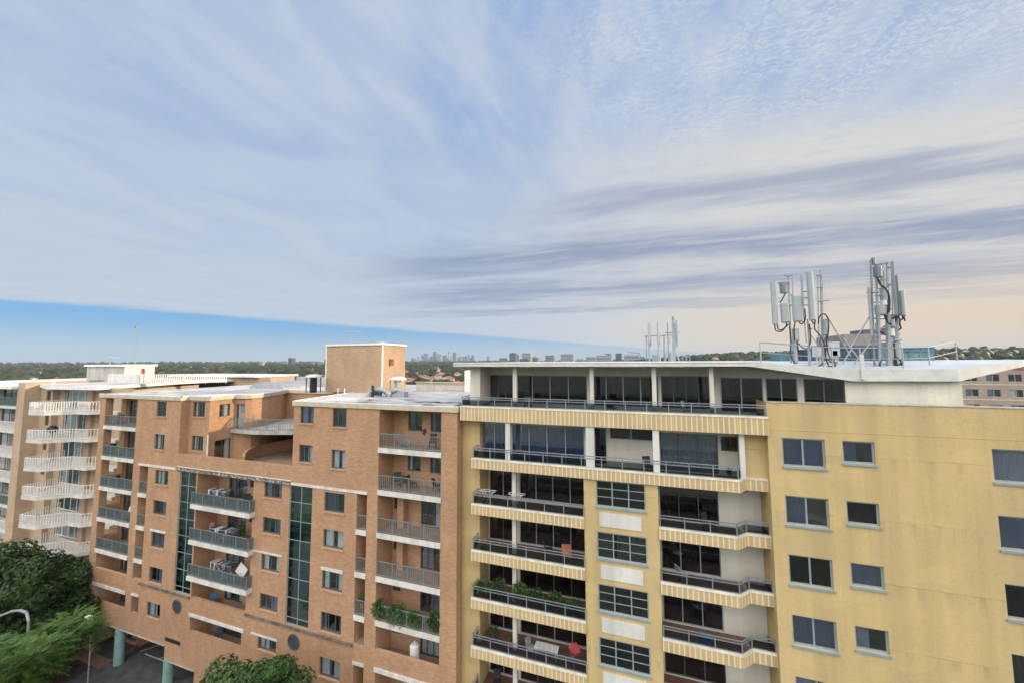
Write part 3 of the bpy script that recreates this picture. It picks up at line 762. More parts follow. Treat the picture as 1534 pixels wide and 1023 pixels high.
# penthouse
hs = [(-10.35, -8.05, -2.8, -.92, 'win'), (-7.95, -3.1, -2.8, -.92, 'win'), (-2.95, 1.15, -2.8, -.92, 'win'), (1.3, 4.0, -2.8, -.92, 'win')]
wall(mc, (0, 24.3), (1, 0), -10.6, 4.3, -3.1, -.4, hs)
GLZ += [(h, (0, 24.3), (1, 0), 'pane_smoke', random.choice(['blind_dark', 'curtain', 'blind_grey']), 3) for h in hs]
dg = Vector((5.45, -1.4)).normalized(); lg = math.hypot(5.45, 1.4)
hs = [(.15, 2.2, -2.9, -.95, 'win'), (2.3, 3.7, -2.9, -.95, 'win'), (3.95, lg-.06, -2.9, -.98, 'win')]
wall(mc, (4.3, 24.3), (dg.x, dg.y), 0, lg, -3.1, -.4, hs)
GLZ += [(h, (4.3, 24.3), (dg.x, dg.y), 'pane_smoke', 'blind_dark', 1) for h in hs]
wall(mc, (9.75, 22.9), (1, 0), 0, 4.3, -3.1, -.5, [])     # pale wall
vq(mc, (14.05, 22.9), (15.5, 26), -3.1, -.4); vq(mc, (15.5, 26), (21, 36), -3.1, -.2)
mc.box(-10.45, -9.75, 22.55, 24.35, -2.8, -.33)           # left end wall
# A and B backs
for k in range(1, 7):
    z1 = T[k-1]-.62 if k > 1 else -3.55; z0 = T[k]-.4
    if k == 1:
        hs = [(-9.9, -8.2, z0+.1, -4.0, 'win'), (-7.85, -3.2, z0+.1, -4.0, 'win')]
        wall(mc, (0, 23.25), (1, 0), -9.9, -3.0, z0, z1, hs); GLZ += [(h, (0, 23.25), (1, 0), 'pane_blue', 'blind_grey', 1 if i == 0 else 3) for i, h in enumerate(hs)]
        wall(mc, (-3.0, 23.25), (0, 1), 0, .75, z0, z1, [])
        hs = [(-2.9, -1.95, z0+.1, -4.1, 'win'), (-1.75, .75, -4.75, -4.05, 'win'), (1.1, 4.15, z0+.1, -4.2, 'win'), (4.3, 5.3, -5.05, -4.25, 'win')]
        wall(mc, (0, 24.0), (1, 0), -3.0, 5.5, z0, z1, hs)
        GLZ += [(hs[0], (0, 24), (1, 0), 'pane_smoke', 'curtain', 0), (hs[1], (0, 24), (1, 0), 'pane_smoke', 'blind_dark', 1), (hs[2], (0, 24), (1, 0), 'pane', 'blind_grey', 2), (hs[3], (0, 24), (1, 0), 'pane_smoke', 'blind_dark', 0)]
    else:
        hs = [(-9.85, -7.9, z0+.1, z1-.35, 'win'), (-7.7, -3.2, z0+.1, z1-.35, 'win')]
        wall(mc, (0, YG), (1, 0), -10.2, -3.13, z0, z1, hs)
        GLZ += [(hs[0], (0, YG), (1, 0), 'pane_smoke', random.choice(['blind_dark', 'curtain', 'blind_grey']), 1), (hs[1], (0, YG), (1, 0), 'pane_smoke', random.choice(['blind_dark', 'blind_grey', 'blind_dark']), 3)]
        hs = [(1.0, 4.05, z0+.1, z1-.3, 'win'), (4.35, 5.45, z1-.55-.15*0, z1-.1, 'win')]
        wall(mc, (0, 24.0), (1, 0), .84, 6.7, z0, z1, hs)
        GLZ += [(hs[0], (0, 24), (1, 0), 'pane_smoke', random.choice(['blind_dark', 'blind_grey', 'blind_dark']), 2), (hs[1], (0, 24), (1, 0), 'pane_smoke', 'blind_dark', 0)]
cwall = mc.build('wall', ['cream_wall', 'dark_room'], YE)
for (h, o, u, pane, cur, mull) in GLZ:
    cl, crr = rc()
    if pane == 'pane_blue' or cur == 'blind_grey' and h[3]-h[2] > 1.5: cl, crr = 1, 0
    if (h[3]-h[2]) < 1.2: cl, crr = 0, 0
    window(YE, (o[0]+u[0]*h[0], o[1]+u[1]*h[0], h[2]), h[1]-h[0], h[3]-h[2], u=u, mull=mull, frame='alu' if pane == 'pane_blue' else 'alu_dark' if rnd() < .5 else 'alu', pane=pane, cur=cur, cl=cl, cr=crr, name='sliding_door' if h[3]-h[2] > 1.5 else 'window', dep=.05)
# posts
pm = MB()
for x0, x1 in ((-7.45, -7.2), (-2.7, -2.47), (.72, .95), (3.6, 3.8)): MB().box(x0, x1, 22.35, 22.6, -2.8, -.33).build('post', 'cream_wall', YE)
for x0, x1 in ((-7.86, -7.56), (-2.95, -2.48), (.66, .98), (4.84, 5.08)): MB().box(x0, x1, 22.08 if x0 < 4 else 22.3, 22.5, -6.04, -3.73).build('post', 'white_panel', YE)
for k in range(2, 7): MB().box(-7.72, -7.47, 22.9, 23.15, T[k]-.3, T[k-1]-.62).build('post', 'cream_wall', YE)
# bands: slabs with ribbed front
def band(poly_front, zt, hgt, yback, rail_h, rail_pts, ends=None, rib_i=None, nf=.1):
    pts = poly_front; x0, x1 = pts[0][0], pts[-1][0]
    mb = MB(); th = .07
    # outer skin
    def off(p, d): return p
    L = 0
    for a, b_ in zip(pts, pts[1:]):
        ln = math.dist(a, b_)
        mb.q([(a[0], a[1], zt-hgt), (b_[0], b_[1], zt-hgt), (b_[0], b_[1], zt-.09), (a[0], a[1], zt-.09)], 0, [(L, 0), (L+ln, 0), (L+ln, 1), (L, 1)])
        # cap
        d = Vector((b_[0]-a[0], b_[1]-a[1])).normalized(); n = Vector((d.y, -d.x))*.025
        e = d*.0
        mb.q([(a[0]+n.x, a[1]+n.y, zt-.09), (b_[0]+n.x, b_[1]+n.y, zt-.09), (b_[0]+n.x, b_[1]+n.y, zt), (a[0]+n.x, a[1]+n.y, zt)], 1)
        mb.q([(a[0], a[1], zt-.09), (b_[0], b_[1], zt-.09), (b_[0]+n.x, b_[1]+n.y, zt-.09), (a[0]+n.x, a[1]+n.y, zt-.09)], 1)
        L += ln
    P2 = pts+[(x1, yback), (x0, yback)]
    mb.q([(x, y, zt-hgt) for x, y in P2][::-1], 1)                       # underside
    mb.q([(x, y, zt-.35) for x, y in P2], 2)                            # floor
    capo = [(p[0], p[1]) for p in pts]
    inn = []
    for i, p in enumerate(pts):
        inn.append((p[0], p[1]+.16))
    for i in range(len(pts)-1):
        a, b_, c, d = pts[i], pts[i+1], inn[i+1], inn[i]
        mb.q([(a[0], a[1]-.02, zt), (b_[0], b_[1]-.02, zt), (c[0], c[1], zt), (d[0], d[1], zt)], 1)
        mb.q([(d[0], d[1], zt-.35), (c[0], c[1], zt-.35), (c[0], c[1], zt), (d[0], d[1], zt)][::-1], 1)
    for (x, y) in (pts[0], pts[-1]):
        mb.q([(x, y, zt-hgt), (x, yback, zt-hgt), (x, yback, zt-.0), (x, y, zt-.0)], 0, [(0, 0), (1, 0), (1, 1), (0, 1)])
    o = mb.build('balcony_slab', ['ribbed_band', 'band_trim', 'tile_red'], YE)
    if rail_pts: railing(o, rail_pts, zt, rail_h, 'rail_grey', step=0, post=1.15, panel='balustrade_glass', rails=(.74,), low=.02, topr=.022)
    return o
band([(-10.91, 22), (6.1, 22)], T[0], .92, 24.3, .58, [(-10.8, 24), (-10.8, 22.08), (6.0, 22.08)])
band([(-10.11, 22), (4.75, 22), (5.12, 22.6), (6.1, 22.6)], T[1], .63, 24.0, .66, [(-10.0, YS), (-10.0, 22.08), (4.68, 22.08), (5.05, 22.7)])
for k in range(2, 7):
    band([(-10.11, 22), (-3.13, 22)], T[k], .63, YG, .68, [(-10.0, YS), (-10.0, 22.08), (-3.15, 22.08)])
    band([(.84, 22), (4.52, 22), (5.08, 22.6), (6.1, 22.6)], T[k], .63, 24.0, .62, [(.9, 22.08), (4.5, 22.08), (5.06, 22.68), (6.08, 22.68)])
# white panels and pier windows
for k in range(6):
    zt = -6.72-2.81*k
    window(YE, (-2.44, 22.15, zt-1.42), 2.64, 1.42, mull=2, trans=(.36, .68), frame='alu', pane='pane_smoke', cur=random.choice(['blind_dark', 'blind_grey', 'curtain']), cl=random.choice([0, .3]), cr=random.choice([0, .3, .6]), dep=.03, sill='alu', fw=.06)
    MB().box(-2.28, -.04, 22.11, 22.148, zt-1.42-1.08, zt-1.42-.33).build('infill_panel', 'white_panel', YE)
for (a, b_, c, d, *_r) in rh:
    big = b_-a > 1.5
    window(YE, (a, YK, c), b_-a, d-c, mull=1 if a < 9 or big else 0, frame='alu', pane=random.choice(['pane', 'pane_smoke', 'pane_blue']), cur=random.choice(['blind_grey', 'blind_grey', 'blind_dark', 'curtain']), cl=1 if rnd() < .6 else .5, dep=.09, sill='alu', fw=.07)
# wall seams (thin raised joint lines) and stained cap
MB().box(6.1, 22, YK-.012, YK-.002, -3.48, -3.44).build('wall_joint', 'yellow_wall', YE)
MB().box(6.08, 22, YK-.03, YK+.33, -2.128, -2.08).build('parapet_cap', 'concrete', YE)
# roof slab
rpoly = [(-11.3, 21.8), (5.38, 21.8), (9.92, 22.6), (13.78, 22.6), (17.3, 24.5), (26, 36), (-11.3, 38)]
ztop = [-.09, -.09, -.46, -.44, -.1, -.05, -.05]; zbot = [-.31, -.31, -1.04, -1.0, -.36, -.3, -.3]
mb = MB(); mb.prism(rpoly, zbot, ztop, 0, 1); mb.f.pop(); mb.m.pop(); mb.uv.pop(); mb.v = mb.v[:-7]; mb.f.pop(); mb.m.pop(); mb.uv.pop(); mb.v = mb.v[:-7]
n = 7; ce = (3.0, 29.0)
for i in range(n):
    j = (i+1) % n
    mb.q([(*rpoly[i], ztop[i]), (*rpoly[j], ztop[j]), (*ce, -.07)], 1); mb.q([(*rpoly[j], zbot[j]), (*rpoly[i], zbot[i]), (*ce, -.33)], 2)
roofY = mb.build('roof', ['fascia_grey', 'roof_blue', 'soffit'], YE)
MB().box(-11.3, 5.4, 21.77, 21.8, -.12, -.06).build('gutter', 'paint_white', roofY)
MB().box(10.2, 10.35, 22.5, 22.58, -.95, .25).build('cable_tray', 'fascia_grey', YE)
# door and bay inside of building edge: dark left gap is natural
# roof railing
t = thing('roof_railing', (12, 23, -.4), 'galvanised safety railing along the roof edge around the antennas', 'railing')
mb = MB()
pl = [(1140, 543, 22.9), (1212, 549, 22.9), (1248, 552, 22.9), (1290, 556, 22.9), (1354, 556, 22.9), (1393, 552, 24.0), (1434, 541, 27)]
tops = []
for (a, b_, Y) in pl:
    p = at(a, b_, Y); p.z = max(p.z, -.5); hgt = 1.05; q = p+Vector((0, 0, hgt)); tops.append((p, q)); mb.tube(p, q, .028, 6)
for (p, q), (p2, q2) in zip(tops, tops[1:]):
    mb.tube(q, q2, .026, 6); mb.tube(p.lerp(q, .5), p2.lerp(q2, .5), .02, 6)
mb.build('rails', 'metal_galv', t)

# ------------------------------------------------------------------ telecom arrays
def sc_at(a, b_, ox, oy, s): return (ox+a/s, oy+b_/s)
def A3(a, b_, Y=24.0): return at(*sc_at(a, b_, 1150, 380, 5.682), Y)
def A4(a, b_, Y=24.0): return at(*sc_at(a, b_, 1260, 380, 5.682), Y)
def panel(par, A, a0, b0, a1, b1, Y, d=.16, mat='antenna_grey', name='panel_antenna', wobble=0):
    p = A(a0, b0, Y); q = A(a1, b1, Y); x0, x1 = min(p.x, q.x), max(p.x, q.x); z0, z1 = min(p.z, q.z), max(p.z, q.z)
    mb = MB(); n = 6
    prof = [(0, 0), (.12, -.6), (.35, -1), (.65, -1), (.88, -.6), (1, 0)]
    poly = [(x0+(x1-x0)*u, Y+v*d*.5) for u, v in prof]+[(x1, Y+d*.7), (x0, Y+d*.7)]
    mb.prism(poly, z0, z1); o = mb.build(name, mat, par)
    MB().box(x0+.03, x1-.03, Y-d*.3, Y+d*.55, z0-.06, z0-.002).build('end_cap', 'antenna_dark', o)
    return o
def mast(par, A, a0, b0, a1, b1, Y, r=.045, mat='metal_galv', steps=0, name='mast'):
    p = A(a0, b0, Y); q = A(a1, b1, Y); mb = MB().tube(p, q, r, 8)
    for k in range(steps):
        c = p.lerp(q, (k+.5)/steps*.55); mb.tube(c-Vector((.2, 0, 0)), c+Vector((.2, 0, 0)), .01, 4)
    return mb.build(name, mat, par)
def cable(par, A, pts, Y, r=.03):
    P_ = [A(a, b_, Y) for a, b_ in pts]
    # catmull smooth
    out = []
    for i in range(len(P_)-1):
        p0 = P_[max(0, i-1)]; p1 = P_[i]; p2 = P_[i+1]; p3 = P_[min(len(P_)-1, i+2)]
        for k in range(4):
            t_ = k/4; out.append(.5*((2*p1)+(-p0+p2)*t_+(2*p0-5*p1+4*p2-p3)*t_*t_+(-p0+3*p1-3*p2+p3)*t_**3))
    out.append(P_[-1])
    MB().path(out, r, 5).build('cable', 'cable_black', par)
p = A3(220, 930); t = thing('telecom_mast', (p.x, 24, -.45), 'left cluster of tall grey panel antennas and poles on the yellow building roof', 'antenna')
panel(t, A3, 25, 242, 92, 598, 24.0); panel(t, A3, 112, 428, 190, 580, 24.1, .2); panel(t, A3, 210, 365, 300, 572, 23.9, .2); panel(t, A3, 335, 158, 412, 560, 23.9, .2)
panel(t, A3, 108, 245, 172, 330, 24.3, .25, 'antenna_dark', 'radio_unit'); panel(t, A3, 465, 560, 520, 690, 24.3, .3, 'antenna_grey', 'radio_unit'); panel(t, A3, 212, 640, 272, 735, 24.2, .2, 'antenna_grey', 'radio_unit'); panel(t, A3, 215, 740, 262, 925, 24.2, .2, 'antenna_grey', 'radio_unit')
mast(t, A3, 178, 185, 200, 930, 24.3); mast(t, A3, 212, 185, 215, 365, 24.2, .03); mast(t, A3, 287, 190, 300, 440, 24.2, .05); mast(t, A3, 300, 440, 330, 760, 24.2, .03)
mast(t, A3, 455, 135, 470, 960, 24.4, .06, steps=16); mast(t, A3, 340, 560, 365, 955, 24.3, .04); mast(t, A3, 425, 185, 435, 800, 24.4, .025)
for (a, b_, c, d) in ((90, 250, 180, 248), (95, 262, 180, 262), (180, 190, 212, 188), (140, 183, 180, 200), (300, 325, 340, 325), (300, 440, 345, 440), (412, 190, 460, 190), (412, 292, 470, 290), (425, 412, 520, 400), (100, 450, 205, 440), (190, 355, 215, 355), (345, 640, 380, 640), (300, 380, 345, 378)):
    mast(t, A3, a, b_, c, d, 24.25, .03, 'antenna_dark', name='bracket')
for pts_ in ([(60, 600), (70, 655), (120, 660), (160, 610), (150, 580)], [(80, 600), (95, 650), (135, 640), (180, 600)], [(150, 340), (130, 380), (105, 420)], [(265, 575), (285, 600), (320, 560), (315, 470)], [(370, 565), (395, 600), (405, 570), (400, 640), (440, 690), (480, 760), (490, 860)], [(430, 600), (440, 540), (475, 515), (510, 545), (520, 640), (500, 760), (495, 880), (520, 950)], [(185, 620), (200, 740), (195, 860), (230, 935)], [(250, 740), (265, 850), (275, 900)], [(260, 760), (300, 800), (340, 800), (365, 740), (355, 600)], [(370, 790), (500, 785)], [(480, 880), (540, 920), (580, 950), (500, 960)], [(430, 960), (470, 930)], [(500, 700), (510, 820), (540, 900), (590, 930)], [(240, 560), (225, 640), (232, 760)]):
    cable(t, A3, pts_, 24.05+rnd()*.2, .032)
p = A4(250, 900); 
mast(t, A3, 510, 540, 705, 870, 24.4, .035, name='brace'); mast(t, A3, 370, 700, 440, 790, 24.4, .025, name='brace')
t = thing('telecom_mast', (p.x, 24, -.45), 'right cluster of panel antennas with drum radios and thick column on the yellow building roof', 'antenna')
panel(t, A4, 432, 68, 475, 520, 23.9, .2); panel(t, A4, 475, 185, 495, 520, 24.1, .15); panel(t, A4, 500, 318, 553, 525, 24.0, .2); panel(t, A4, 288, 110, 350, 195, 24.2, .3, 'antenna_dark', 'radio_unit')
panel(t, A4, 305, 440, 385, 515, 24.1, .35, 'antenna_grey', 'radio_unit'); panel(t, A4, 345, 300, 400, 400, 24.2, .3, 'antenna_grey', 'radio_unit'); panel(t, A4, 350, 400, 390, 440, 24.2, .3, 'paint_white', 'radio_unit')
panel(t, A4, 345, 755, 530, 890, 24.5, .35, 'antenna_grey', 'radio_unit')
mast(t, A4, 252, 60, 285, 960, 24.2, .045, 'antenna_dark', steps=20); mast(t, A4, 235, 290, 262, 700, 24.1, .06); mast(t, A4, 295, 100, 330, 980, 24.3, .05); mast(t, A4, 360, 150, 365, 340, 24.3, .04); mast(t, A4, 395, 80, 405, 980, 24.35, .06, steps=18)
mast(t, A4, 408, 520, 412, 980, 24.2, .13, name='column'); mast(t, A4, 466, 520, 470, 980, 24.4, .12, name='column'); mast(t, A4, 320, 520, 332, 980, 24.1, .06)
mast(t, A4, 340, 430, 342, 70, 24.35, .03)
for (a, b_, c, d) in ((245, 60, 295, 45), (280, 100, 400, 78), (280, 120, 350, 112), (220, 335, 320, 330), (290, 360, 345, 360), (250, 560, 305, 550), (250, 715, 320, 712), (330, 740, 520, 735), (400, 270, 435, 260), (400, 120, 435, 115), (475, 400, 500, 400), (400, 480, 435, 470), (255, 740, 320, 742)):
    mast(t, A4, a, b_, c, d, 24.25, .035, 'antenna_dark' if d < 600 else 'metal_galv', name='bracket')
panel(t, A4, 262, 38, 298, 88, 24.2, .12, 'antenna_dark', 'camera_box')
for (a, b_, c, d) in ((240, 540, 80, 800), (0, 700, 180, 930), (260, 745, 110, 940), (90, 810, 10, 940), (375, 615, 330, 650)): mast(t, A4, a, b_, c, d, 24.4, .035, name='brace')
for pts_ in ([(305, 200), (330, 260), (380, 300), (410, 370), (405, 460), (380, 540)], [(315, 215), (345, 275), (395, 320), (415, 400), (410, 500)], [(370, 525), (390, 575), (430, 600), (465, 570), (460, 520)], [(385, 530), (400, 590), (445, 590), (455, 540)], [(490, 525), (495, 555), (520, 560), (530, 530), (545, 575)], [(505, 560), (500, 600), (510, 635), (490, 650)], [(450, 760), (460, 860), (455, 930), (490, 970), (515, 940), (505, 900)], [(430, 550), (470, 560), (470, 530)], [(345, 900), (330, 940), (345, 980)], [(465, 900), (480, 950), (510, 920), (470, 880)], [(200, 960), (250, 975), (310, 970)], [(110, 960), (150, 975)], [(340, 660), (370, 690), (385, 690)]):
    cable(t, A4, pts_, 24.0+rnd()*.15, .036)
# third cluster further back on the roof
def A6(a, b_, Y=34.0): return at(*sc_at(a, b_, 940, 460, 6.39), Y)
p = A6(350, 500); t = t
for (a, b_, c, d) in ((430, 150, 440, 560), (385, 500, 380, 700), (452, 530, 456, 730), (300, 300, 306, 720)): mast(t, A4, a, b_, c, d, 24.5, .03)
for (a, b_, c, d) in ((300, 230, 400, 225), (300, 300, 405, 296), (255, 420, 330, 415), (255, 480, 330, 476), (300, 560, 400, 556), (330, 640, 500, 640), (335, 690, 500, 690)): mast(t, A4, a, b_, c, d, 24.4, .022, 'antenna_dark', name='bracket')
panel(t, A4, 300, 590, 325, 660, 24.4, .2, 'antenna_grey', 'radio_unit'); panel(t, A4, 425, 560, 460, 620, 24.0, .2, 'antenna_grey', 'radio_unit'); panel(t, A4, 425, 640, 455, 700, 24.0, .2, 'paint_white', 'radio_unit')
p = A6(350, 500); t = thing('telecom_mast', (p.x, 34, -.1), 'small distant row of slim antennas on a crossbar at the back of the roof', 'antenna')
for (a, b_, c, d) in ((193, 155, 228, 340), (215, 170, 230, 370), (280, 250, 318, 345), (380, 292, 405, 340), (460, 130, 497, 340), (176, 330, 188, 430), (470, 340, 490, 370)): panel(t, A6, a, b_, c, d, 34, .2)
for (a, b_, c, d, r_) in ((210, 340, 212, 520, .06), (300, 345, 298, 520, .05), (286, 150, 290, 345, .02), (350, 270, 352, 520, .03), (383, 150, 392, 440, .03), (435, 105, 445, 520, .06), (455, 160, 455, 520, .05), (180, 280, 182, 520, .03), (165, 280, 440, 268, .03), (360, 245, 500, 243, .03), (370, 440, 360, 520, .04), (470, 440, 495, 520, .04), (520, 470, 600, 470, .03), (525, 470, 530, 520, .03), (560, 470, 562, 520, .03), (595, 470, 598, 520, .03), (0, 430, 120, 440, .03), (0, 470, 130, 460, .03)):
    mast(t, A6, a, b_, c, d, 34, r_*1.5, 'antenna_dark' if r_ < .04 else 'metal_galv')
panel(t, A6, 390, 440, 435, 520, 34.5, .6, 'antenna_grey', 'equipment_box'); panel(t, A6, 425, 95, 450, 130, 34, .2, 'antenna_dark', 'camera_box'); panel(t, A6, 235, 455, 320, 515, 35, .6, 'antenna_grey', 'equipment_box')
# teal plant behind arrays (cooling equipment, blue box, beige block)
t = thing('plant_enclosure', (14, 29.5, -.1), 'teal clad rooftop plant enclosure behind the antennas', 'plant enclosure')
for i, (a, b_, c, d, Y, mat) in enumerate(((1168, 529, 1260, 545, 30, 'teal_paint'), (1215, 524, 1330, 545, 28.5, 'teal_dark'), (1330, 527, 1400, 546, 29.5, 'teal_paint'), (1250, 523, 1400, 534, 31, 'teal_paint'))):
    p = at(a, b_, Y); q = at(c, d, Y); mb = MB().box(p.x, q.x, Y, Y+2, -.2, p.z)
    for k in range(int((q.x-p.x)/.5)): mb.box(p.x+k*.5, p.x+k*.5+.06, Y-.03, Y, -.15, p.z-.03)
    mb.box(p.x-.05, q.x+.05, Y-.06, Y+2.06, p.z, p.z+.06); mb.build('cladding', mat, t)
t = thing('equipment_cabinets', (10.4, 25, -.4), 'pair of pale grey equipment cabinets among the antenna poles', 'cabinet')
for (a, b_, c, d) in ((1242, 512, 1259, 534), (1222, 520, 1232, 534), (1238, 524, 1256, 535)):
    p = at(a, b_, 25.4); q = at(c, d, 25.4); MB().box(p.x, q.x, 25.4, 25.9, q.z, p.z).box(p.x+.04, q.x-.04, 25.36, 25.399, q.z+.05, p.z-.05).box(p.x+.05, p.x+.09, 25.5, 25.6, -.4, q.z).box(q.x-.09, q.x-.05, 25.5, 25.6, -.4, q.z).build('cabinet', 'plastic_white', t)
t = thing('distant_block', (60, 150, GZ), 'beige flat-roofed building with dark top storey behind the antennas', 'building')
p = at(1220, 502, 150); q = at(1322, 540, 150); MB().box(p.x+8, q.x, 150, 170, GZ, p.z).build('wall', 'midrise_tan', t); MB().box(p.x+6, q.x+2, 148, 172, 1, 4.5).build('storey', 'tower_dark', t); MB().box(p.x+14, p.x+22, 152, 160, p.z, p.z+1.5).build('plant_room', 'tower_dark', t)

# =================================================================== BEIGE APARTMENTS far right
YR = 95.0
t = thing('apartment_building', (70, YR, GZ), 'beige flat-fronted apartment block with rows of windows beyond the roof at the right edge', 'building')
mb = MB(); hs = []; ws = []
for r_ in range(0, 8):
    zt = -4.28-2.85+2.85-r_*2.8 if True else 0
    for c in range(9):
        x0 = 58.7-3.1*0+c*3.05-.0; hs.append((x0, x0+1.95, -4.2-r_*2.8, -2.8-r_*2.8, 'win'))
wall(mb, (0, YR), (1, 0), 57.3, 92, GZ, -1.9, hs)
vq(mb, (57.3, 110), (57.3, YR), GZ, -1.9)
mb.build('wall', ['brick_beige', 'dark_room'], t)
for h in hs[:36]:
    window(t, (h[0], YR, h[2]), 1.95, 1.4, mull=1, pane='pane', cl=random.choice([0, .5, 1]), cr=0, fw=.08, frame='alu', dep=.05, cur=random.choice(['blind_grey', 'curtain']))
mb = MB().box(57.2, 92, YR-.15, 110, -1.9, -1.5); mb.build('roof', 'roof_tile_brown', t)
for z in (-4.85, -7.65): MB().box(57.3, 92, YR-.05, YR-.002, z, z+.2).build('band', 'fascia_cream', t)

# =================================================================== WHITE BALCONY BUILDING, left
t = thing('apartment_building', (-57, 24, GZ), 'tan apartment block with white zigzag balconies at the left edge', 'building')
WH = t
Lz = [-4.93-2.8*k for k in range(8)]     # floor tops
mb = MB(); hs = []; spec = []
for k, z in enumerate(Lz):
    hh = [(-65.8, -64.8, z+.6, z+1.75, 'win'), (-62.0, -57.2, z+.05, z+2.25, 'win')]
    hs += hh; spec += hh
wall(mb, (0, 24.6), (1, 0), -67.05, -49.6, GZ, -2.6, hs)
mb.box(-68.6, -67.05, 23.35, 30, GZ, -2.15)
vq(mb, (-49.6, 24.6), (-53.4, 33), GZ, -2.75)
mb.box(-63.6, -63.2, 24.1, 24.59, GZ, -2.75); mb.box(-57.1, -56.2, 24.35, 24.58, GZ, -2.75)
hs2 = [(-77.5, -74.2, z+.1, z+2.3, 'win') for z in Lz]+[(-71.8, -70.8, z+.6, z+1.8, 'win') for z in Lz]
wall(mb, (0, 25.2), (1, 0), -90, -68.6, GZ, -2.9, hs2)
mb.build('wall', ['brick_tan', 'dark_room'], t)
for h in spec: window(t, (h[0], 24.6, h[2]), h[1]-h[0], h[3]-h[2], mull=1 if h[1]-h[0] < 1.2 else 3, cl=random.choice([0, .3, .5, 1]), cr=random.choice([0, .3, .6]) if h[1]-h[0] > 1.2 else 0, frame='alu_white' if h[1]-h[0] > 1.2 else 'alu_dark', name='sliding_door' if h[1]-h[0] > 1.2 else 'window', fw=.08)
for h in hs2: window(t, (h[0], 25.2, h[2]), h[1]-h[0], h[3]-h[2], mull=1, cl=random.choice([0, .5, 1]), cr=0, fw=.07)
zz = [(-59.55, 21.1), (-57.35, 21.35), (-55.5, 22.9), (-53.65, 23.05), (-52.9, 23.7), (-50.2, 23.7)]
for k, z in enumerate(Lz[:7]):
    o = MB().prism([(-60.6, 24.5)]+zz+[(-50.2, 24.55)], z-.3, z).build('balcony_slab', 'concrete_white', t)
    railing(o, [(-60.5, 24.3)]+[(x, y+.06) for x, y in zz[:5]], z, 1.02, 'paint_white', step=.2, bar=.026, post=1.6)
    o = MB().box(-85, -68.65, 23.4, 25.19, z-.3, z).build('balcony_slab', 'concrete_white', t)
    railing(o, [(-84.9, 23.46), (-68.75, 23.46)], z, 1.0, 'rail_teal' if k in (0, 4) else 'paint_white', step=.15, bar=.015, post=1.6, panel='balustrade_glass' if k in (0, 4) else None)
# roof
mb = MB(); mb.prism([(-60.4, 22.5), (-53.0, 23.2), (-56.9, 33.1), (-57, 46), (-68.5, 46), (-68.5, 24.9)], -2.72, -2.38, 0, 1)
mb.build('roof', ['paint_white', 'roof_membrane'], t)
MB().box(-95, -68.62, 22.9, 44, -2.9, -2.6).build('roof', 'paint_white', t)
# rooftop unit, stair room
p0 = at(131, 546, 30); X2 = at(187, 546, 30).x; d_ = ray(232, 546); Y2 = X2*d_.y/d_.x
mb = MB().box(p0.x, X2, 30, Y2, -2.37, p0.z-.25); mb.q([(X2+.01, 30.01, -2.36), (X2+.01, Y2, -2.36), (X2+.01, Y2, p0.z-.25), (X2+.01, 30.01, p0.z-.25)], 1)  # extra right-hand skin is paler, its sunlit look painted into the colour
o2 = mb.build('roof_room', ['concrete', 'cream_wall'], t)
MB().box(p0.x-.2, X2+.25, 29.75, Y2+.2, p0.z-.24, p0.z).build('roof_cap', 'paint_white', o2)
railing(t, [(-60.8, 27.6), (-54.6, 27.6), (-47.0, 32.0)], -2.37, 1.1, 'paint_white', step=.22, bar=.05, post=2)
# right wing of the same building seen above brick roof
mb = MB(); wall(mb, (-53.4, 33), (.35, .937), 0, 18, -9, -2.6, []); 
p3 = at(390, 566, 50); mb2 = MB()
x0 = at(300, 570, 40).x; x1 = at(405, 570, 40).x
hsw = [(x0+1+1.9*k, x0+2.4+1.9*k, -3.6, -2.5, 'win') for k in range(3)]
wall(mb2, (0, 40), (1, 0), x0-6, x1, -9, -2.1, hsw); vq(mb2, (x1, 40), (x1, 44), -9, -2.1)
mb2.build('wing_wall', ['brick_tan', 'dark_room'], t)
MB().prism([(x0-7, 39.5), (x1-2.5, 39.5), (x1-1.5, 41), (x1-1.5, 46), (x0-7, 46)], -2.1, -1.85).build('wing_roof', 'paint_white', t)
for h in hsw: window(t, (h[0], 40, h[2]), 1.4, 1.1, mull=1, cl=1, pane='pane', frame='alu_white')
for a in (50, 80): 
    p = at(a, 575, 23.4 if a > 60 else 24.8); MB().tube((p.x, p.y, -2.3), (p.x, p.y, -1.75), .1, 8).build('roof_pipe', 'pipe_white', t)
tv_antenna(at(165, 545, 31).x, 31, p0.z, .95, 1.9, 'small television antenna above the grey roof room at left')
pm_ = at(202, 545, 31)
t = thing('pole_antenna', (pm_.x, 31, pm_.z), 'tall thin pole with a knob top on the left building roof', 'pole')
MB().tube((pm_.x, 31, p0.z), (pm_.x+.15, 31, at(204, 492, 31).z), .045, 6, .03).build('pole', 'metal_galv', t); q = at(204, 490, 31); MB().box(q.x-.14, q.x+.14, 30.9, 31.1, q.z-.15, q.z+.15).tube((q.x, 31, q.z+.15), (q.x, 31, q.z+.3), .04).build('beacon', 'antenna_dark', t)
q = at(215, 556, 28.6); t = thing('satellite_dish', (q.x, 28.6, -2.2), 'round red dish on a short post on the left building roof', 'dish')
mb = MB(); n = 16
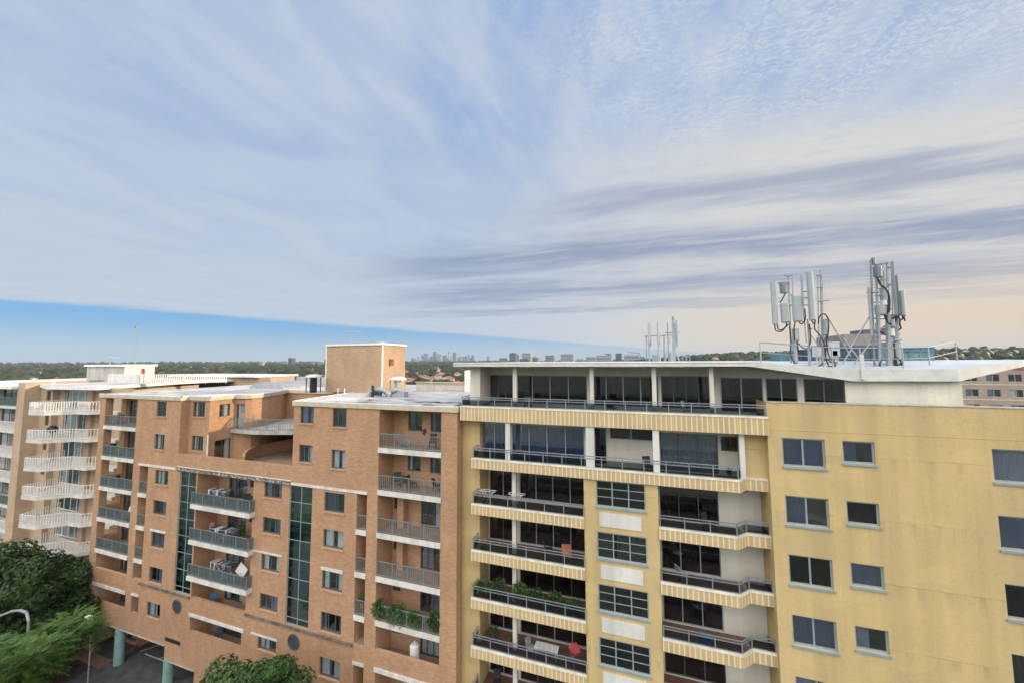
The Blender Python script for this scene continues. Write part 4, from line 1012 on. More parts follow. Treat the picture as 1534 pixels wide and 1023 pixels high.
for (ra, ya), (rb, yb) in zip([(0.01, .1), (.2, .06), (.33, 0)], [(.2, .06), (.33, 0), (.36, -.05)]):
    for k in range(n):
        a, c = 2*math.pi*k/n, 2*math.pi*(k+1)/n
        mb.q([(q.x+ra*math.cos(a), 28.6+ya, q.z+ra*math.sin(a)), (q.x+rb*math.cos(a), 28.6+yb, q.z+rb*math.sin(a)), (q.x+rb*math.cos(c), 28.6+yb, q.z+rb*math.sin(c)), (q.x+ra*math.cos(c), 28.6+ya, q.z+ra*math.sin(c))])
mb.build('reflector', 'red_paint', t); MB().tube((q.x, 28.7, -2.2), (q.x, 28.7, q.z), .04).build('post', 'metal_galv', t)

# =================================================================== BALCONY CLUTTER
def chair(x, y, z, rot, mat, label, group=None, s=1.0):
    t = thing('chair', (x, y, z), label, 'chair', group); t.rotation_euler = (0, 0, rot)
    def part(name, mb, m_): 
        me = mesh_only(mb, name, m_); o = bpy.data.objects.new(name, me); COL.objects.link(o); o.parent = t
    part('seat', MB().box(-.24*s, .24*s, -.22*s, .24*s, .42, .46), mat); 
    M = Matrix.Translation((0, .24*s, .46)) @ Matrix.Rotation(-.2, 4, 'X'); part('backrest', MB().box(-.23*s, .23*s, -.02, .02, .04, .5, M=M), mat)
    for a in (-1, 1):
        for c in (-1, 1): part('leg', MB().tube((a*.2*s, c*.19*s, .42), (a*.24*s, c*.24*s, 0), .02), mat)
    return t
def plant(x, y, z, h, r, label, n=160, leaf='leaf_mid', spiky=False, pot=True, group=None, hang=0):
    t = thing('potted_plant', (x, y, z), label, 'plant', group)
    ph = .3 if pot else .0
    if pot: MB().tube((x, y, z), (x, y, z+.3), .13, 10, .18).build('pot', 'terracotta', t)
    mb = MB(); rr = random.Random(int(x*100+z*31))
    if spiky:
        for k in range(n//4):
            a = rr.random()*6.283; el = .15+rr.random()*1.2; d = Vector((math.cos(a)*math.cos(el), math.sin(a)*math.cos(el), math.sin(el))); L = r*(.8+rr.random()*.5)
            b0 = Vector((x, y, z+ph+.15)); sd = d.cross(Vector((0, 0, 1))).normalized()*.04
            tip = b0+d*L-Vector((0, 0, .12*L)); mid = b0+d*L*.5+Vector((0, 0, .06))
            mb.q([b0-sd, b0+sd, mid+sd]); mb.q([b0-sd, mid+sd, mid-sd]); mb.q([mid-sd, mid+sd, tip])
    else:
        for k in range(n):
            u = rr.random()**.5; a = rr.random()*6.283; zc = z+ph+h*(rr.random()); ra = r*u*(1-.4*abs((zc-z-ph)/h-.5)*2)
            c = Vector((x+ra*math.cos(a), y+ra*math.sin(a)*.7, zc-hang*rr.random()*u)); s_ = .05+rr.random()*.06
            e1 = Vector((rr.uniform(-1, 1), rr.uniform(-1, 1), rr.uniform(-1, 1))).normalized()*s_; e2 = Vector((rr.uniform(-1, 1), rr.uniform(-1, 1), rr.uniform(-1, 1))).normalized()*s_
            mb.q([c-e1, c+e2*.6, c+e1, c-e2*.6])
        for k in range(5):
            a = rr.random()*6.28; mb.tube((x, y, z+ph), (x+r*.5*math.cos(a), y+r*.4*math.sin(a), z+ph+h*.8), .012, 4)
    mb.build('leaves', leaf, t)
    return t
def rack(x, y, z, label, cols, w=1.7):
    t = thing('drying_rack', (x, y, z), label, 'drying rack')
    mb = MB(); 
    for s_ in (-1, 1):
        mb.tube((x-w*.3, y+s_*.25, z), (x+w*.3, y-s_*.02, z+.95), .015); mb.tube((x+w*.3, y+s_*.25, z), (x-w*.3, y+s_*.25, z+.95), .015)
    for k in range(6): mb.tube((x-w/2, y-.3+k*.12, z+.97), (x+w/2, y-.3+k*.12, z+.97), .01)
    mb.build('frame', 'alu_white', t)
    rr = random.Random(int(x*77))
    nk = rr.choice([7, 9, 11])
    for k in range(nk):
        if rr.random() < .15: continue
        xx = x-w/2+w*k/nk+.03*rr.random(); ww = w/nk*(.45+.6*rr.random()); l = .1+rr.random()*.6; m_ = rr.choice(cols)
        mb = MB(); yy = y-.33+rr.random()*.1
        pts = [(yy, z+.96-l), (yy+.01, z+1.0), (yy+.55, z+1.0), (yy+.56, z+.96-l*.8)]
        for (ya, za), (yb, zb) in zip(pts, pts[1:]): mb.q([(xx, ya, za), (xx+ww, ya, za), (xx+ww, yb+.01, zb), (xx, yb+.01, zb)]); mb.q([(xx, ya+.012, za), (xx+ww, ya+.012, za), (xx+ww, yb+.022, zb-.01), (xx, yb+.022, zb-.01)])
        mb.build('garment', m_, t)
rack(-32.2, 22.35, Fl[3], 'clothes rack loaded with dark and white laundry on the middle brick balcony', ['cloth_white', 'cloth_purple', 'cloth_blue', 'cloth_white', 'cloth_blue', 'cloth_blue'], 2.6)
rack(-32.4, 22.6, Fl[4], 'clothes rack with striped cloths on the lowest railed brick balcony', ['cloth_blue', 'cloth_white', 'cloth_purple', 'blind_grey'], 2.4)
rack(-33.3, 22.7, Fl[2], 'clothes rack with dark and pale clothes on the uppermost middle brick balcony', ['cloth_blue', 'cloth_blue', 'cloth_white', 'cloth_purple'], 2.2)
for (x, y, z, r_, m_, lab) in ((-47.6, 22.6, Fl[0], .5, 'plastic_black', 'dark chair on the topmost left-hand brick balcony'), (-46.8, 22.7, Fl[2], 2.0, 'plastic_black', 'dark chair on the third left-hand brick balcony from the roof'), (-45.5, 22.7, Fl[3], .2, 'alu_white', 'pale chair on the fourth left-hand brick balcony from the roof'),
    (-30.1, 22.6, Fl[2], 1.0, 'plastic_black', 'dark chair right of the laundry on the uppermost middle brick balcony'), (-34.4, 22.6, Fl[3], .1, 'terracotta', 'brown chair at the left end of the busiest laundry balcony'), (-33.8, 22.8, Fl[5], .8, 'plastic_blue', 'blue chair deep inside the low brick-walled middle balcony'), (-32.9, 22.7, -22.75+.35, .3, 'cloth_blue', 'dark blue chair in the lowest middle brick balcony'),
    (-14.9, 22.8, Fl[1], 1.7, 'plastic_black', 'dark chair in the middle of the second right brick balcony from the roof'), (-15.6, 22.7, Fl[0], 2.4, 'alu', 'grey chair left of the fan on the top right brick balcony'), (-8.9, 23.3, T[6]-.35, .3, 'plastic_black', 'dark chair on the lowest visible left yellow balcony'),
    (-6.6, 22.8, T[0]-.35, .4, 'plastic_black', 'dark chair on the penthouse terrace near the second post'), (-1.5, 22.9, T[0]-.35, 2.7, 'plastic_black', 'dark chair on the middle of the penthouse terrace'), (2.6, 22.8, T[0]-.35, 1.2, 'alu', 'grey chair at the right part of the penthouse terrace'), (3.4, 23.0, T[2]-.35, .9, 'plastic_black', 'dark chair on the uppermost zigzag yellow balcony'), (2.0, 22.9, T[3]-.35, 2.1, 'alu', 'grey chair on the second zigzag yellow balcony')):
    chair(x, y, z, r_, m_, lab)
plant(-31.0, 22.9, Fl[3], .9, .4, 'leafy potted plant behind the busiest laundry rack', 200, 'leaf_mid'); plant(-29.4, 22.4, Fl[2], .7, .3, 'small potted plant at the right end of the uppermost middle brick balcony', 140, 'leaf_mid'); plant(-47.9, 22.5, Fl[1], .8, .35, 'potted plant on the second left-hand brick balcony', 160, 'leaf_dark')
# white folded board
t = thing('folded_table', (-30.4, 22.4, Fl[4]), 'white folded table leaning above the rail of the brick balcony', 'table')
M = Matrix.Translation((-30.4, 22.4, Fl[4]+.45)) @ Matrix.Rotation(.5, 4, 'Y') @ Matrix.Rotation(-.2, 4, 'X'); MB().box(-.45, .45, -.02, .02, 0, .8, M=M).build('top', 'plastic_white', t); MB().tube((-30.7, 22.5, Fl[4]), (-30.5, 22.4, Fl[4]+.6), .02).tube((-30.1, 22.5, Fl[4]), (-30.2, 22.4, Fl[4]+.6), .02).build('leg', 'metal_galv', t)
# vine plants on right balcony level 4
for i, (x, h, r_, lab) in enumerate(((-16.9, .75, .5, 'bushy green plant spilling over the left end of the planted brick balcony rail'), (-15.5, .8, .75, 'widest tangle of green plants trailing over the brick balcony rail'), (-14.1, .55, .5, 'lower leafy plant in the middle right of the planted brick balcony'), (-12.7, .8, .42, 'round bush at the right end of the planted brick balcony rail'))):
    plant(x, 22.12, Fl[4]+.45, h+.1, r_*1.2, lab, 800, 'leaf_mid' if i != 3 else 'leaf_dark', hang=.7 if i == 1 else .35, pot=False)
plant(-18.4, 22.3, Fl[4]+.4, .6, .3, 'small yellow-green plant in the narrow slot balcony', 150, 'leaf_lime')
plant(-15.6, 23.0, Fl[1], .5, .3, 'dark plant behind the rail of the second brick balcony from the roof', 150, 'leaf_dark')
chair(-13.4, 22.9, Fl[0], .4, 'plastic_black', 'dark chair on the topmost right brick balcony'); chair(-13.0, 22.9, Fl[1], 2.6, 'plastic_black', 'dark chair on the second right brick balcony under the railing line'); chair(-16.2, 22.9, Fl[1], .6, 'plastic_black', 'dark chair at the left of the second right brick balcony')
t = thing('fan', (-13.7, 22.35, Fl[0]), 'black pedestal fan standing at the rail of the top right brick balcony', 'fan')
MB().tube((-13.7, 22.35, Fl[0]), (-13.7, 22.35, Fl[0]+1.15), .02).build('stand', 'plastic_black', t); mb = MB().tube((-13.7, 22.25, Fl[0]+1.25), (-13.7, 22.35, Fl[0]+1.25), .06)
for k in range(18): a, c = 2*math.pi*k/18, 2*math.pi*(k+1)/18; mb.tube((-13.7+.2*math.cos(a), 22.25, Fl[0]+1.25+.2*math.sin(a)), (-13.7+.2*math.cos(c), 22.25, Fl[0]+1.25+.2*math.sin(c)), .015, 4)
for k in range(4): a = k*1.57+.4; M = Matrix.Translation((-13.7, 22.3, Fl[0]+1.25)) @ Matrix.Rotation(a, 4, 'Y'); mb.box(.03, .18, -.01, .01, -.06, .06, M=M)
mb.build('fan_head', 'plastic_black', t)
# white bag on lower balcony
t = thing('water_heater', (-14.55, 22.9, -20.0), 'pale grey rounded water heater standing on the brick-walled balcony', 'heater')
MB().tube((-14.55, 22.8, -20.0), (-14.55, 22.8, -18.72), .32, 18).tube((-14.55, 22.8, -18.72), (-14.55, 22.8, -18.6), .32, 18, .2).tube((-14.55, 22.8, -18.6), (-14.55, 22.8, -18.45), .05, 8).build('body', 'plastic_white', t)
# yellow building clutter
chair(.45, 22.9, T[1]-.35, .5, 'plastic_black', 'tall black chair against the white wall on the upper yellow balcony', s=1.0)
plant(4.35, 22.45, T[1]-.35, .5, .45, 'yellow-green spiky plant by the white wall on the upper yellow balcony', 90, 'leaf_lime', spiky=True)
plant(-9.6, 22.4, T[4]-.1, .5, .75, 'large spiky agave at the left end of the plant-filled yellow balcony', 240, 'leaf_mid', spiky=True)
for i, (x, lab) in enumerate(((-8.5, 'dark shrub beside the agave on the plant-filled balcony'), (-7.2, 'green shrub at the post on the plant-filled balcony'), (-6.2, 'leafy shrub in the middle of the plant-filled balcony'), (-5.0, 'dim shrub right of the middle on the plant-filled balcony'), (-3.9, 'low shrub at the right end of the plant-filled balcony'))):
    plant(x, 22.6+.2*(i % 2), T[4]-.35, 1.1-.1*i, .6, lab, 520, 'leaf_dark' if i != 1 else 'leaf_mid')
for x, lab in ((-9.2, 'white folding clothes rack left of the post on the third yellow balcony'), (-7.3, 'white folding clothes rack at the post on the third yellow balcony')):
    t = thing('folding_rack', (x, 22.5, T[2]-.35), lab, 'drying rack')
    mb = MB(); z = T[2]-.35
    mb.tube((x-.5, 22.4, z+1.05), (x+.5, 22.4, z+1.05), .015).tube((x-.5, 22.7, z+1.05), (x+.5, 22.7, z+1.05), .015).tube((x-.5, 22.4, z+1.05), (x-.5, 22.7, z+1.05), .015).tube((x+.5, 22.4, z+1.05), (x+.5, 22.7, z+1.05), .015).tube((x-.3, 22.4, z+.0), (x+.35, 22.4, z+1.05), .015).tube((x+.3, 22.4, z+.0), (x-.35, 22.4, z+1.05), .015).tube((x-.3, 22.7, z), (x+.35, 22.7, z+1.05), .015).tube((x+.3, 22.7, z), (x-.35, 22.7, z+1.05), .015)
    mb.build('frame', 'alu_white', t)
chair(-4.3, 22.9, T[3]-.35, .3, 'terracotta', 'reddish chair on the fourth yellow balcony', s=1.2); chair(-5.5, 23.4, T[3]-.35, 2, 'plastic_black', 'dark chair behind the reddish chair on the fourth yellow balcony')
# red parasol folded and table
t = thing('folded_parasol', (-4.0, 22.8, T[5]-.35), 'red and blue folded parasol leaning at the right end of a yellow balcony', 'parasol')
z = T[5]-.35
MB().tube((-3.95, 22.8, z), (-4.1, 22.8, z+1.0), .02).build('pole', 'alu_white', t)
mb = MB(); c0 = Vector((-4.0, 22.8, z+.55)); ring = []
for k in range(14):
    a = 2*math.pi*k/14; rr = .30 if k % 2 else .2; ring.append((c0.x+rr*1.3*math.cos(a)+.1, 22.75+.12*math.sin(a), z+1.1+rr*math.sin(a)))
for k in range(14): mb.q([tuple(c0), ring[k], ring[(k+1) % 14]])
mb.q(ring); mb.build('canopy', 'cloth_red', t); MB().tube((-4.0, 22.8, z+.25), (-4.02, 22.8, z+.62), .09, 8, .14).build('sleeve', 'plastic_blue', t)
t = thing('garden_table', (-5.6, 22.9, T[5]-.35), 'glass-topped table of white wire on the parasol balcony', 'table')
mb = MB()
for k in range(9): mb.box(-6.3, -4.9, 22.6+k*.07, 22.62+k*.07, z+.68, z+.70)
for k in range(5): mb.box(-6.3+k*.345, -6.28+k*.345, 22.6, 23.2, z+.66, z+.68)
for a in (-6.2, -5.0):
    for c in (22.65, 23.15): mb.tube((a, c, z), (a, c, z+.68), .02)
mb.build('frame', 'alu_white', t)
chair(-6.5, 22.9, z, 1.2, 'alu', 'white chair left of the wire table on the parasol balcony'); plant(-9.0, 22.9, z, .9, .45, 'drooping plant in the left corner of the parasol balcony', 220, 'leaf_dark')
plant(-7.9, 23.2, z, .4, .3, 'small potted plant near the post on the parasol balcony', 100, 'leaf_dark')
t = thing('storage_box', (3.0, 22.9, T[4]-.35), 'small blue box on the red floor of a zigzag yellow balcony', 'box')
MB().box(2.7, 3.3, 22.7, 23.1, T[4]-.34, T[4]).box(2.68, 3.32, 22.68, 23.12, T[4], T[4]+.04).build('box', 'plastic_blue', t)
plant(4.6, 22.15, T[5]-.1, .7, .55, 'dry twiggy plant at the corner of the lowest visible zigzag balcony', 160, 'leaf_dry')
t = thing('barbecue', (-58.0, 22.2, Lz[1]), 'black kettle barbecue on the second white balcony', 'barbecue')
mb = MB(); n = 14
for i in range(6):
    for k in range(n):
        a0, a1 = math.pi*i/6-1.57, math.pi*(i+1)/6-1.57; b0, b1 = 2*math.pi*k/n, 2*math.pi*(k+1)/n
        def P(a, b_): return (-58.0+.5*math.cos(a)*math.cos(b_), 22.3+.4*math.cos(a)*math.sin(b_), Lz[1]+.95+.38*math.sin(a))
        mb.q([P(a0, b0), P(a0, b1), P(a1, b1), P(a1, b0)])
mb.build('bowl', 'plastic_black', t); MB().tube((-58.2, 22.3, Lz[1]), (-58.1, 22.3, Lz[1]+.7), .03).tube((-57.8, 22.3, Lz[1]), (-57.9, 22.3, Lz[1]+.7), .03).build('leg', 'plastic_black', t)

# =================================================================== GROUND, SUBURB
def hgt(x, y):
    r = math.hypot(x, y); az = math.degrees(math.atan2(x, y))   # az from +Y toward +X
    h = GZ
    k = min(1, max(0, (az+8)/22)); k = k*k*(3-2*k)
    if r > 300:
        s = min(1, (r-300)/1500); s = s*s*(3-2*s)
        h += k*s*44
        if r > 2500: h += (1-k)*min(1, (r-2500)/4000)*14
    if r > 200: h += 3*noise.noise(Vector((x/260, y/260, 0)))*min(1, (r-200)/600)
    return h
mb = MB(); rs = [0]+[40*1.13**k for k in range(56)]; na = 96
grid = [[(r*math.sin(2*math.pi*k/na), r*math.cos(2*math.pi*k/na)) for k in range(na)] for r in rs]
for i in range(1, len(rs)-1):
    if rs[i] > 32000: break
    for k in range(na):
        j = (k+1) % na; a, b_, c, d = grid[i][k], grid[i][j], grid[i+1][j], grid[i+1][k]
        mb.q([(*p, hgt(*p)) for p in (a, b_, c, d)])
mb.q([(*p, GZ) for p in grid[1]])
struct(mb, 'ground', 'suburb_ground')
mb = MB(); mb.prism([(-46, 16), (-24, 16), (-24, 34), (-49, 34), (-49, 22.05), (-46, 21.95)], GZ-.1, GZ+.02); struct(mb, 'driveway', 'asphalt')
mb = MB(); mb.box(-43.5, -40.6, 23.6, 23.7, GZ+.02, GZ+.024)
for k in range(4): M = Matrix.Translation((-43+k*2.7, 25.5, 0)) @ Matrix.Rotation(-.6, 4, 'Z'); mb.box(-.05, .05, -2.2, 2.2, GZ+.02, GZ+.026, M=M)
struct(mb, 'bay_markings', 'paint_line')
mb = MB(); mb.prism([(-75, 12), (-46, 12), (-46, 21.9), (-62, 21.9), (-75, 21.9)], GZ-.1, GZ+.06); struct(mb, 'garden_bed', 'soil')
mb = MB(); mb.box(-49.3, -45.2, 21.3, 22.0, GZ, GZ+.35); mb.box(-45.2, -45.0, 21.3, 23.9, GZ, GZ+.3); tag(mb.build('planter_wall', 'tile_red'), 'low red brick kerb wall in front of the ground-floor shop window', 'wall')
mb = MB(); mb.box(-80, 60, 3, 10, GZ-.1, GZ+.03); struct(mb, 'road', 'asphalt')

# trees
def tree(name, x, y, z0, h, rx, rz, n, leaf, label, seed, lsz=.16, flat=.8, clumps=26, droop=0, fern=False):
    rr = random.Random(seed); t = thing(name, (x, y, z0), label, 'tree')
    mb = MB(); top = z0+h; cz = top-rz
    mb.tube((x, y, z0), (x+.1, y, cz-rz*.5), .3, 8, .2)
    cl = []
    for k in range(clumps):
        while True:
            v = Vector((rr.uniform(-1, 1), rr.uniform(-1, 1), rr.uniform(-1, 1)))
            if .35 < v.length < 1: break
        c = Vector((x+v.x*rx*.8, y+v.y*rx*.8, cz+v.z*rz*.8)); cr_ = rx*(.22+.2*rr.random()); cl.append((c, cr_))
        mb.tube((x+.1, y, cz-rz*.5), c, .09, 5, .02)
    mb.build('trunk', 'bark', t)
    mb = MB()
    for k in range(n):
        c, r_ = cl[rr.randrange(len(cl))]
        d = Vector((rr.gauss(0, 1), rr.gauss(0, 1), rr.gauss(0, 1))).normalized(); rad = r_*(.55+.5*rr.random()**.6)
        if fern:
            if k % 9: continue
            p = c+Vector((d.x*rad*.9, d.y*rad*.9, d.z*rad*.5)); out = Vector((d.x+rr.uniform(-.4, .4), d.y+rr.uniform(-.4, .4), rr.uniform(0, .5))).normalized(); sd = out.cross(Vector((0, 0, 1)))
            if sd.length < .1: continue
            sd.normalize(); L = .55+.5*rr.random(); m_ = 9
            for i in range(m_):
                f = (i+1)/m_; q0 = p+out*L*f-Vector((0, 0, .35*L*f*f)); w = .17*math.sin(math.pi*(.15+.8*f))*(.8+.4*rr.random())
                for sg in (-1, 1):
                    tip = q0+sd*sg*w+out*.05+Vector((0, 0, rr.uniform(-.05, .02))); e = out*.022
                    mb.q([q0-e, tip-e*.4, tip+e*.6, q0+e*1.3])
        else:
            p = c+Vector((d.x*rad, d.y*rad, d.z*rad*flat)); s_ = lsz*(.6+.8*rr.random())
            nrm = (d+Vector((rr.uniform(-.7, .7), rr.uniform(-.7, .7), rr.uniform(-.4, .9)))).normalized(); e1 = nrm.orthogonal().normalized(); e2 = nrm.cross(e1)
            a = rr.random()*6.28; f1 = (e1*math.cos(a)+e2*math.sin(a))*s_; f2 = (e2*math.cos(a)-e1*math.sin(a))*s_*.5
            mb.q([p-f1, p+f2, p+f1, p-f2])
    mb.build('crown', leaf, t)
    return t
tree('broadleaf_tree', -50.0, 17.5, GZ, 11.6, 5.2, 5.2, 36000, 'leaf_dark', 'large dark green tree in front of the tan building at the lower left', 1, .2, clumps=34)
tree('broadleaf_tree', -57.5, 17.5, GZ, 10.2, 4.5, 4.6, 22000, 'leaf_dark', 'dark tree at the very left edge behind the lamp', 2, .2, clumps=26)
tree('broadleaf_tree', -46.2, 17.0, GZ, 6.5, 3.0, 3.0, 12000, 'leaf_dark', 'smaller dark tree below the large one beside the brick corner', 9, .17, clumps=18)
tree('feathery_tree', -35.2, 12.8, GZ, 10.9, 3.1, 1.6, 26000, 'leaf_lime', 'bright green feathery tree at the lower left corner', 3, .1, clumps=26, fern=True)
tree('broadleaf_tree', -20.8, 16.6, GZ, 9.3, 2.6, 2.0, 11000, 'leaf_mid', 'green tree top in front of the brick building at bottom centre', 4, .15, clumps=24)
tree('broadleaf_tree', -25.0, 17.0, GZ, 7.9, 2.6, 1.7, 6000, 'leaf_mid', 'lower green tree left of the bottom centre tree', 6, .15, clumps=16)
tree('broadleaf_tree', -17.6, 16.6, GZ, 8.3, 1.8, 1.4, 5000, 'leaf_mid', 'lower green tree right of the bottom centre tree', 8, .15, clumps=14)
# street lamps
a = [at(*q, 14) for q in ((39, 985), (42, 950), (43, 930), (40, 917), (30, 913.5), (18, 915), (0, 922), (-20, 931))]
t = thing('street_lamp', (a[0].x, 14, GZ), 'grey street lamp with a curved arm at the left edge', 'street lamp')
MB().path([Vector((a[0].x-.1, 14, GZ))]+a, .075, 8).build('pole', 'metal_galv', t); q = a[-1]; MB().box(q.x-.7, q.x, 13.85, 14.15, q.z-.1, q.z+.05).build('lamp_head', 'metal_galv', t)
q = at(133, 925, 20); t = thing('street_lamp', (q.x, 20, GZ), 'small white-headed lamp beside the brick corner', 'street lamp')
MB().tube((q.x+.5, 20, GZ), (q.x+.5, 20, q.z), .05).tube((q.x+.5, 20, q.z), (q.x+.2, 20, q.z+.1), .04).build('pole', 'metal_galv', t); MB().box(q.x-.25, q.x+.25, 19.85, 20.15, q.z+.02, q.z+.16).build('lamp_head', 'paint_white', t)

# far trees: one mass that nobody could count
mb = MB(); rr = random.Random(11)
ico = []
ph_ = (1+5**.5)/2
iv = [Vector(v).normalized() for v in ((-1, ph_, 0), (1, ph_, 0), (-1, -ph_, 0), (1, -ph_, 0), (0, -1, ph_), (0, 1, ph_), (0, -1, -ph_), (0, 1, -ph_), (ph_, 0, -1), (ph_, 0, 1), (-ph_, 0, -1), (-ph_, 0, 1))]
ifc = ((0, 11, 5), (0, 5, 1), (0, 1, 7), (0, 7, 10), (0, 10, 11), (1, 5, 9), (5, 11, 4), (11, 10, 2), (10, 7, 6), (7, 1, 8), (3, 9, 4), (3, 4, 2), (3, 2, 6), (3, 6, 8), (3, 8, 9), (4, 9, 5), (2, 4, 11), (6, 2, 10), (8, 6, 7), (9, 8, 1))
verts = []; faces = []
HSPOTS = []
for k in range(270):
    reg = rr.random()
    if reg < .5: px, py = rr.uniform(606, 712), 546+38*rr.random()**1.5
    elif reg < .8: px, py = rr.uniform(0, 490), 548+26*rr.random()**1.3
    else: px, py = rr.uniform(860, 1530), 0
    if py: p = atZ(px, py, GZ+3)
    else:
        d = ray(px, 545); d.z = 0; d.normalize(); p = d*rr.uniform(900, 1900)
    HSPOTS.append((p.x, p.y))
def clear(x, y):
    r0 = math.hypot(x, y)
    for (a, b_) in HSPOTS:
        dd = math.hypot(a-x, b_-y)
        if dd < 9: return False
        rh_ = math.hypot(a, b_)
        if rh_ > r0 and rh_-r0 < 40 and abs(math.atan2(a, b_)-math.atan2(x, y))*rh_ < 8: return False
    return True
cnt = 0
while cnt < 9000:
    az = R(rr.uniform(-76, 42)); r = 150*(6500/150)**(rr.random()**.75)
    x, y = r*math.sin(az), r*math.cos(az); 
    if not clear(x, y): continue
    s_ = (3.0+rr.random()*4.0)*(1+r/2600); zz_ = hgt(x, y)
    i0 = len(verts); sx = 1+rr.random()*.5
    for v in iv:
        k = .75+.5*rr.random(); verts.append((x+v.x*s_*sx*k, y+v.y*s_*k, zz_+s_*.75+v.z*s_*.95*k))
    faces += [(i0+a, i0+b_, i0+c) for a, b_, c in ifc]; cnt += 1
# nearer trees with more bumps
for k in range(420):
    az = R(rr.uniform(-74, -12)); r = rr.uniform(75, 260); x, y = r*math.sin(az), r*math.cos(az)
    if not clear(x, y) or (y < 60 and x > -80): continue
    H = 7+rr.random()*6
    for j in range(14):
        dx, dy, dz = rr.gauss(0, 2.2), rr.gauss(0, 2.2), rr.gauss(0, 1.6); s_ = 1.2+rr.random()*1.3; i0 = len(verts)
        for v in iv:
            q = .7+.6*rr.random(); verts.append((x+dx+v.x*s_*q, y+dy+v.y*s_*q, hgt(x, y)+H-2+dz+v.z*s_*q))
        faces += [(i0+a, i0+b_, i0+c) for a, b_, c in ifc]
me = bpy.data.meshes.new('far_trees'); me.from_pydata(verts, [], faces); me.materials.append(MATS['leaf_far']); me.materials.append(MATS['leaf_far_pale'])
for i, p_ in enumerate(me.polygons): p_.material_index = 1 if (i//20*7919) % 10 < 2 else 0
o = bpy.data.objects.new('far_trees', me); COL.objects.link(o); o['kind'] = 'stuff'; o['label'] = 'mass of distant suburban tree tops reaching the horizon'; o['category'] = 'trees'
# houses
HM = {}
def house_mesh(kind, rm):
    if (kind, rm) in HM: return HM[(kind, rm)]
    w, d, h, rh_ = ((13, 9, 3.4, 2.6), (16, 11, 6.2, 3.0), (20, 12, 3.6, 2.8))[kind]
    b2 = MB(); b2.box(-w/2, w/2, -d/2, d/2, -3, h); 
    wm = mesh_only(b2, 'wall', 'house_wall')
    b2 = MB(); o_ = .6; A = [(-w/2-o_, -d/2-o_, h), (w/2+o_, -d/2-o_, h), (w/2+o_, d/2+o_, h), (-w/2-o_, d/2+o_, h)]; r1 = (-w/2+d/2, 0, h+rh_); r2 = (w/2-d/2, 0, h+rh_)
    b2.q([A[0], A[1], r2, r1]); b2.q([A[2], A[3], r1, r2]); b2.q([A[1], A[2], r2]); b2.q([A[3], A[0], r1]); b2.q(A[::-1]); rfm = mesh_only(b2, 'roof', rm)
    b2 = MB()
    for k in range(3): x = -w*.33+k*w*.33; b2.box(x-.7, x+.7, -d/2-.03, -d/2-.002, 1, 2.2)
    wn = mesh_only(b2, 'window', 'far_window')
    HM[(kind, rm)] = (wm, rfm, wn); return HM[(kind, rm)]
RN = {'roof_tile_red': 'house with a red tiled hip roof among the distant trees', 'roof_tile_brown': 'house with a brown tiled hip roof among the distant trees', 'roof_tile_grey': 'house with a grey roof among the distant trees'}
for (x, y) in HSPOTS:
    rm = rr.choice(['roof_tile_red', 'roof_tile_red', 'roof_tile_brown', 'roof_tile_grey']); ms = house_mesh(rr.randrange(3), rm)
    t = thing('house', (x, y, hgt(x, y)), RN[rm], 'house', RN[rm].replace('house with a', 'houses with')); t.rotation_euler = (0, 0, rr.uniform(-.6, .6)+.3)
    for nm, me in zip(('wall', 'roof', 'window'), ms): o = bpy.data.objects.new(nm, me); COL.objects.link(o); o.parent = t
# mid-rise and city skyline
def tower(name, px, w_px, top, Y, mat, label, group=None, base=548, cap=None, win=True):
    d = ray(px, top); Y = Y*d.y/d.length
    p = at(px, top, Y); q = at(px+w_px, top, Y); t = thing(name, ((p.x+q.x)/2, Y, GZ), label, 'building', group)
    D = (q.x-p.x)
    MB().box(p.x, q.x, Y, Y+D, GZ-5, p.z).build('wall', mat, t)
    if win:
        mb = MB(); n = max(2, int((p.z+20)/(Y*.004))); nn = min(n, 14)
        for k in range(nn):
            z = p.z-(k+1)*(p.z+20)/(nn+1); mb.box(p.x-.01*D, q.x+.01*D, Y-Y*.0002, Y+D*.5, z, z+(p.z+20)/(nn+1)*.45)
        mb.build('window_band', 'far_window', t)
    if cap: MB().box(p.x+D*.2, q.x-D*.3, Y+D*.2, Y+D*.7, p.z, p.z+cap).build('roof_room', mat, t)
    return t
sky = [(616, 4, 536), (625, 4, 535), (631, 3, 532), (634.5, 4.5, 529), (640, 3, 535), (644, 3, 534), (648.5, 4, 526.5), (655, 5, 530), (662, 5, 532), (668, 3, 536), (674, 2.5, 534), (678, 3.5, 528), (685, 3, 535), (688, 3, 533), (692, 3, 534), (696, 3.5, 533), (700, 4, 530.5), (705, 3.5, 532), (729.5, 2.5, 533), (658, 3, 536), (651, 2.6, 533), (636, 6, 537), (645, 8, 538), (664, 9, 538.5), (690, 8, 538), (620, 8, 538), (701, 7, 536.5)]
for i, (x, w, tp) in enumerate(sky):
    tower('skyscraper', x, w, tp, 9000+200*(i % 5), ['tower_blue', 'tower_pale', 'tower_dark'][i % 3], 'hazy high-rise tower in the distant city skyline', 'skyscrapers of the distant city skyline', cap=14 if i % 4 == 1 else None)
p = at(672.3, 525.5, 9000); t = thing('observation_tower', (p.x, 9000, GZ), 'slender observation tower with a round turret in the distant skyline', 'tower')
MB().tube((p.x, 9000, GZ), (p.x, 9000, p.z-30), 7, 8).build('shaft', 'tower_dark', t); MB().tube((p.x, 9000, p.z-75), (p.x, 9000, p.z-45), 14, 12, 22).tube((p.x, 9000, p.z-45), (p.x, 9000, p.z-30), 22, 12, 12).build('turret', 'tower_dark', t); MB().tube((p.x, 9000, p.z-30), (p.x, 9000, p.z+18), 3, 6).build('spire', 'tower_dark', t)
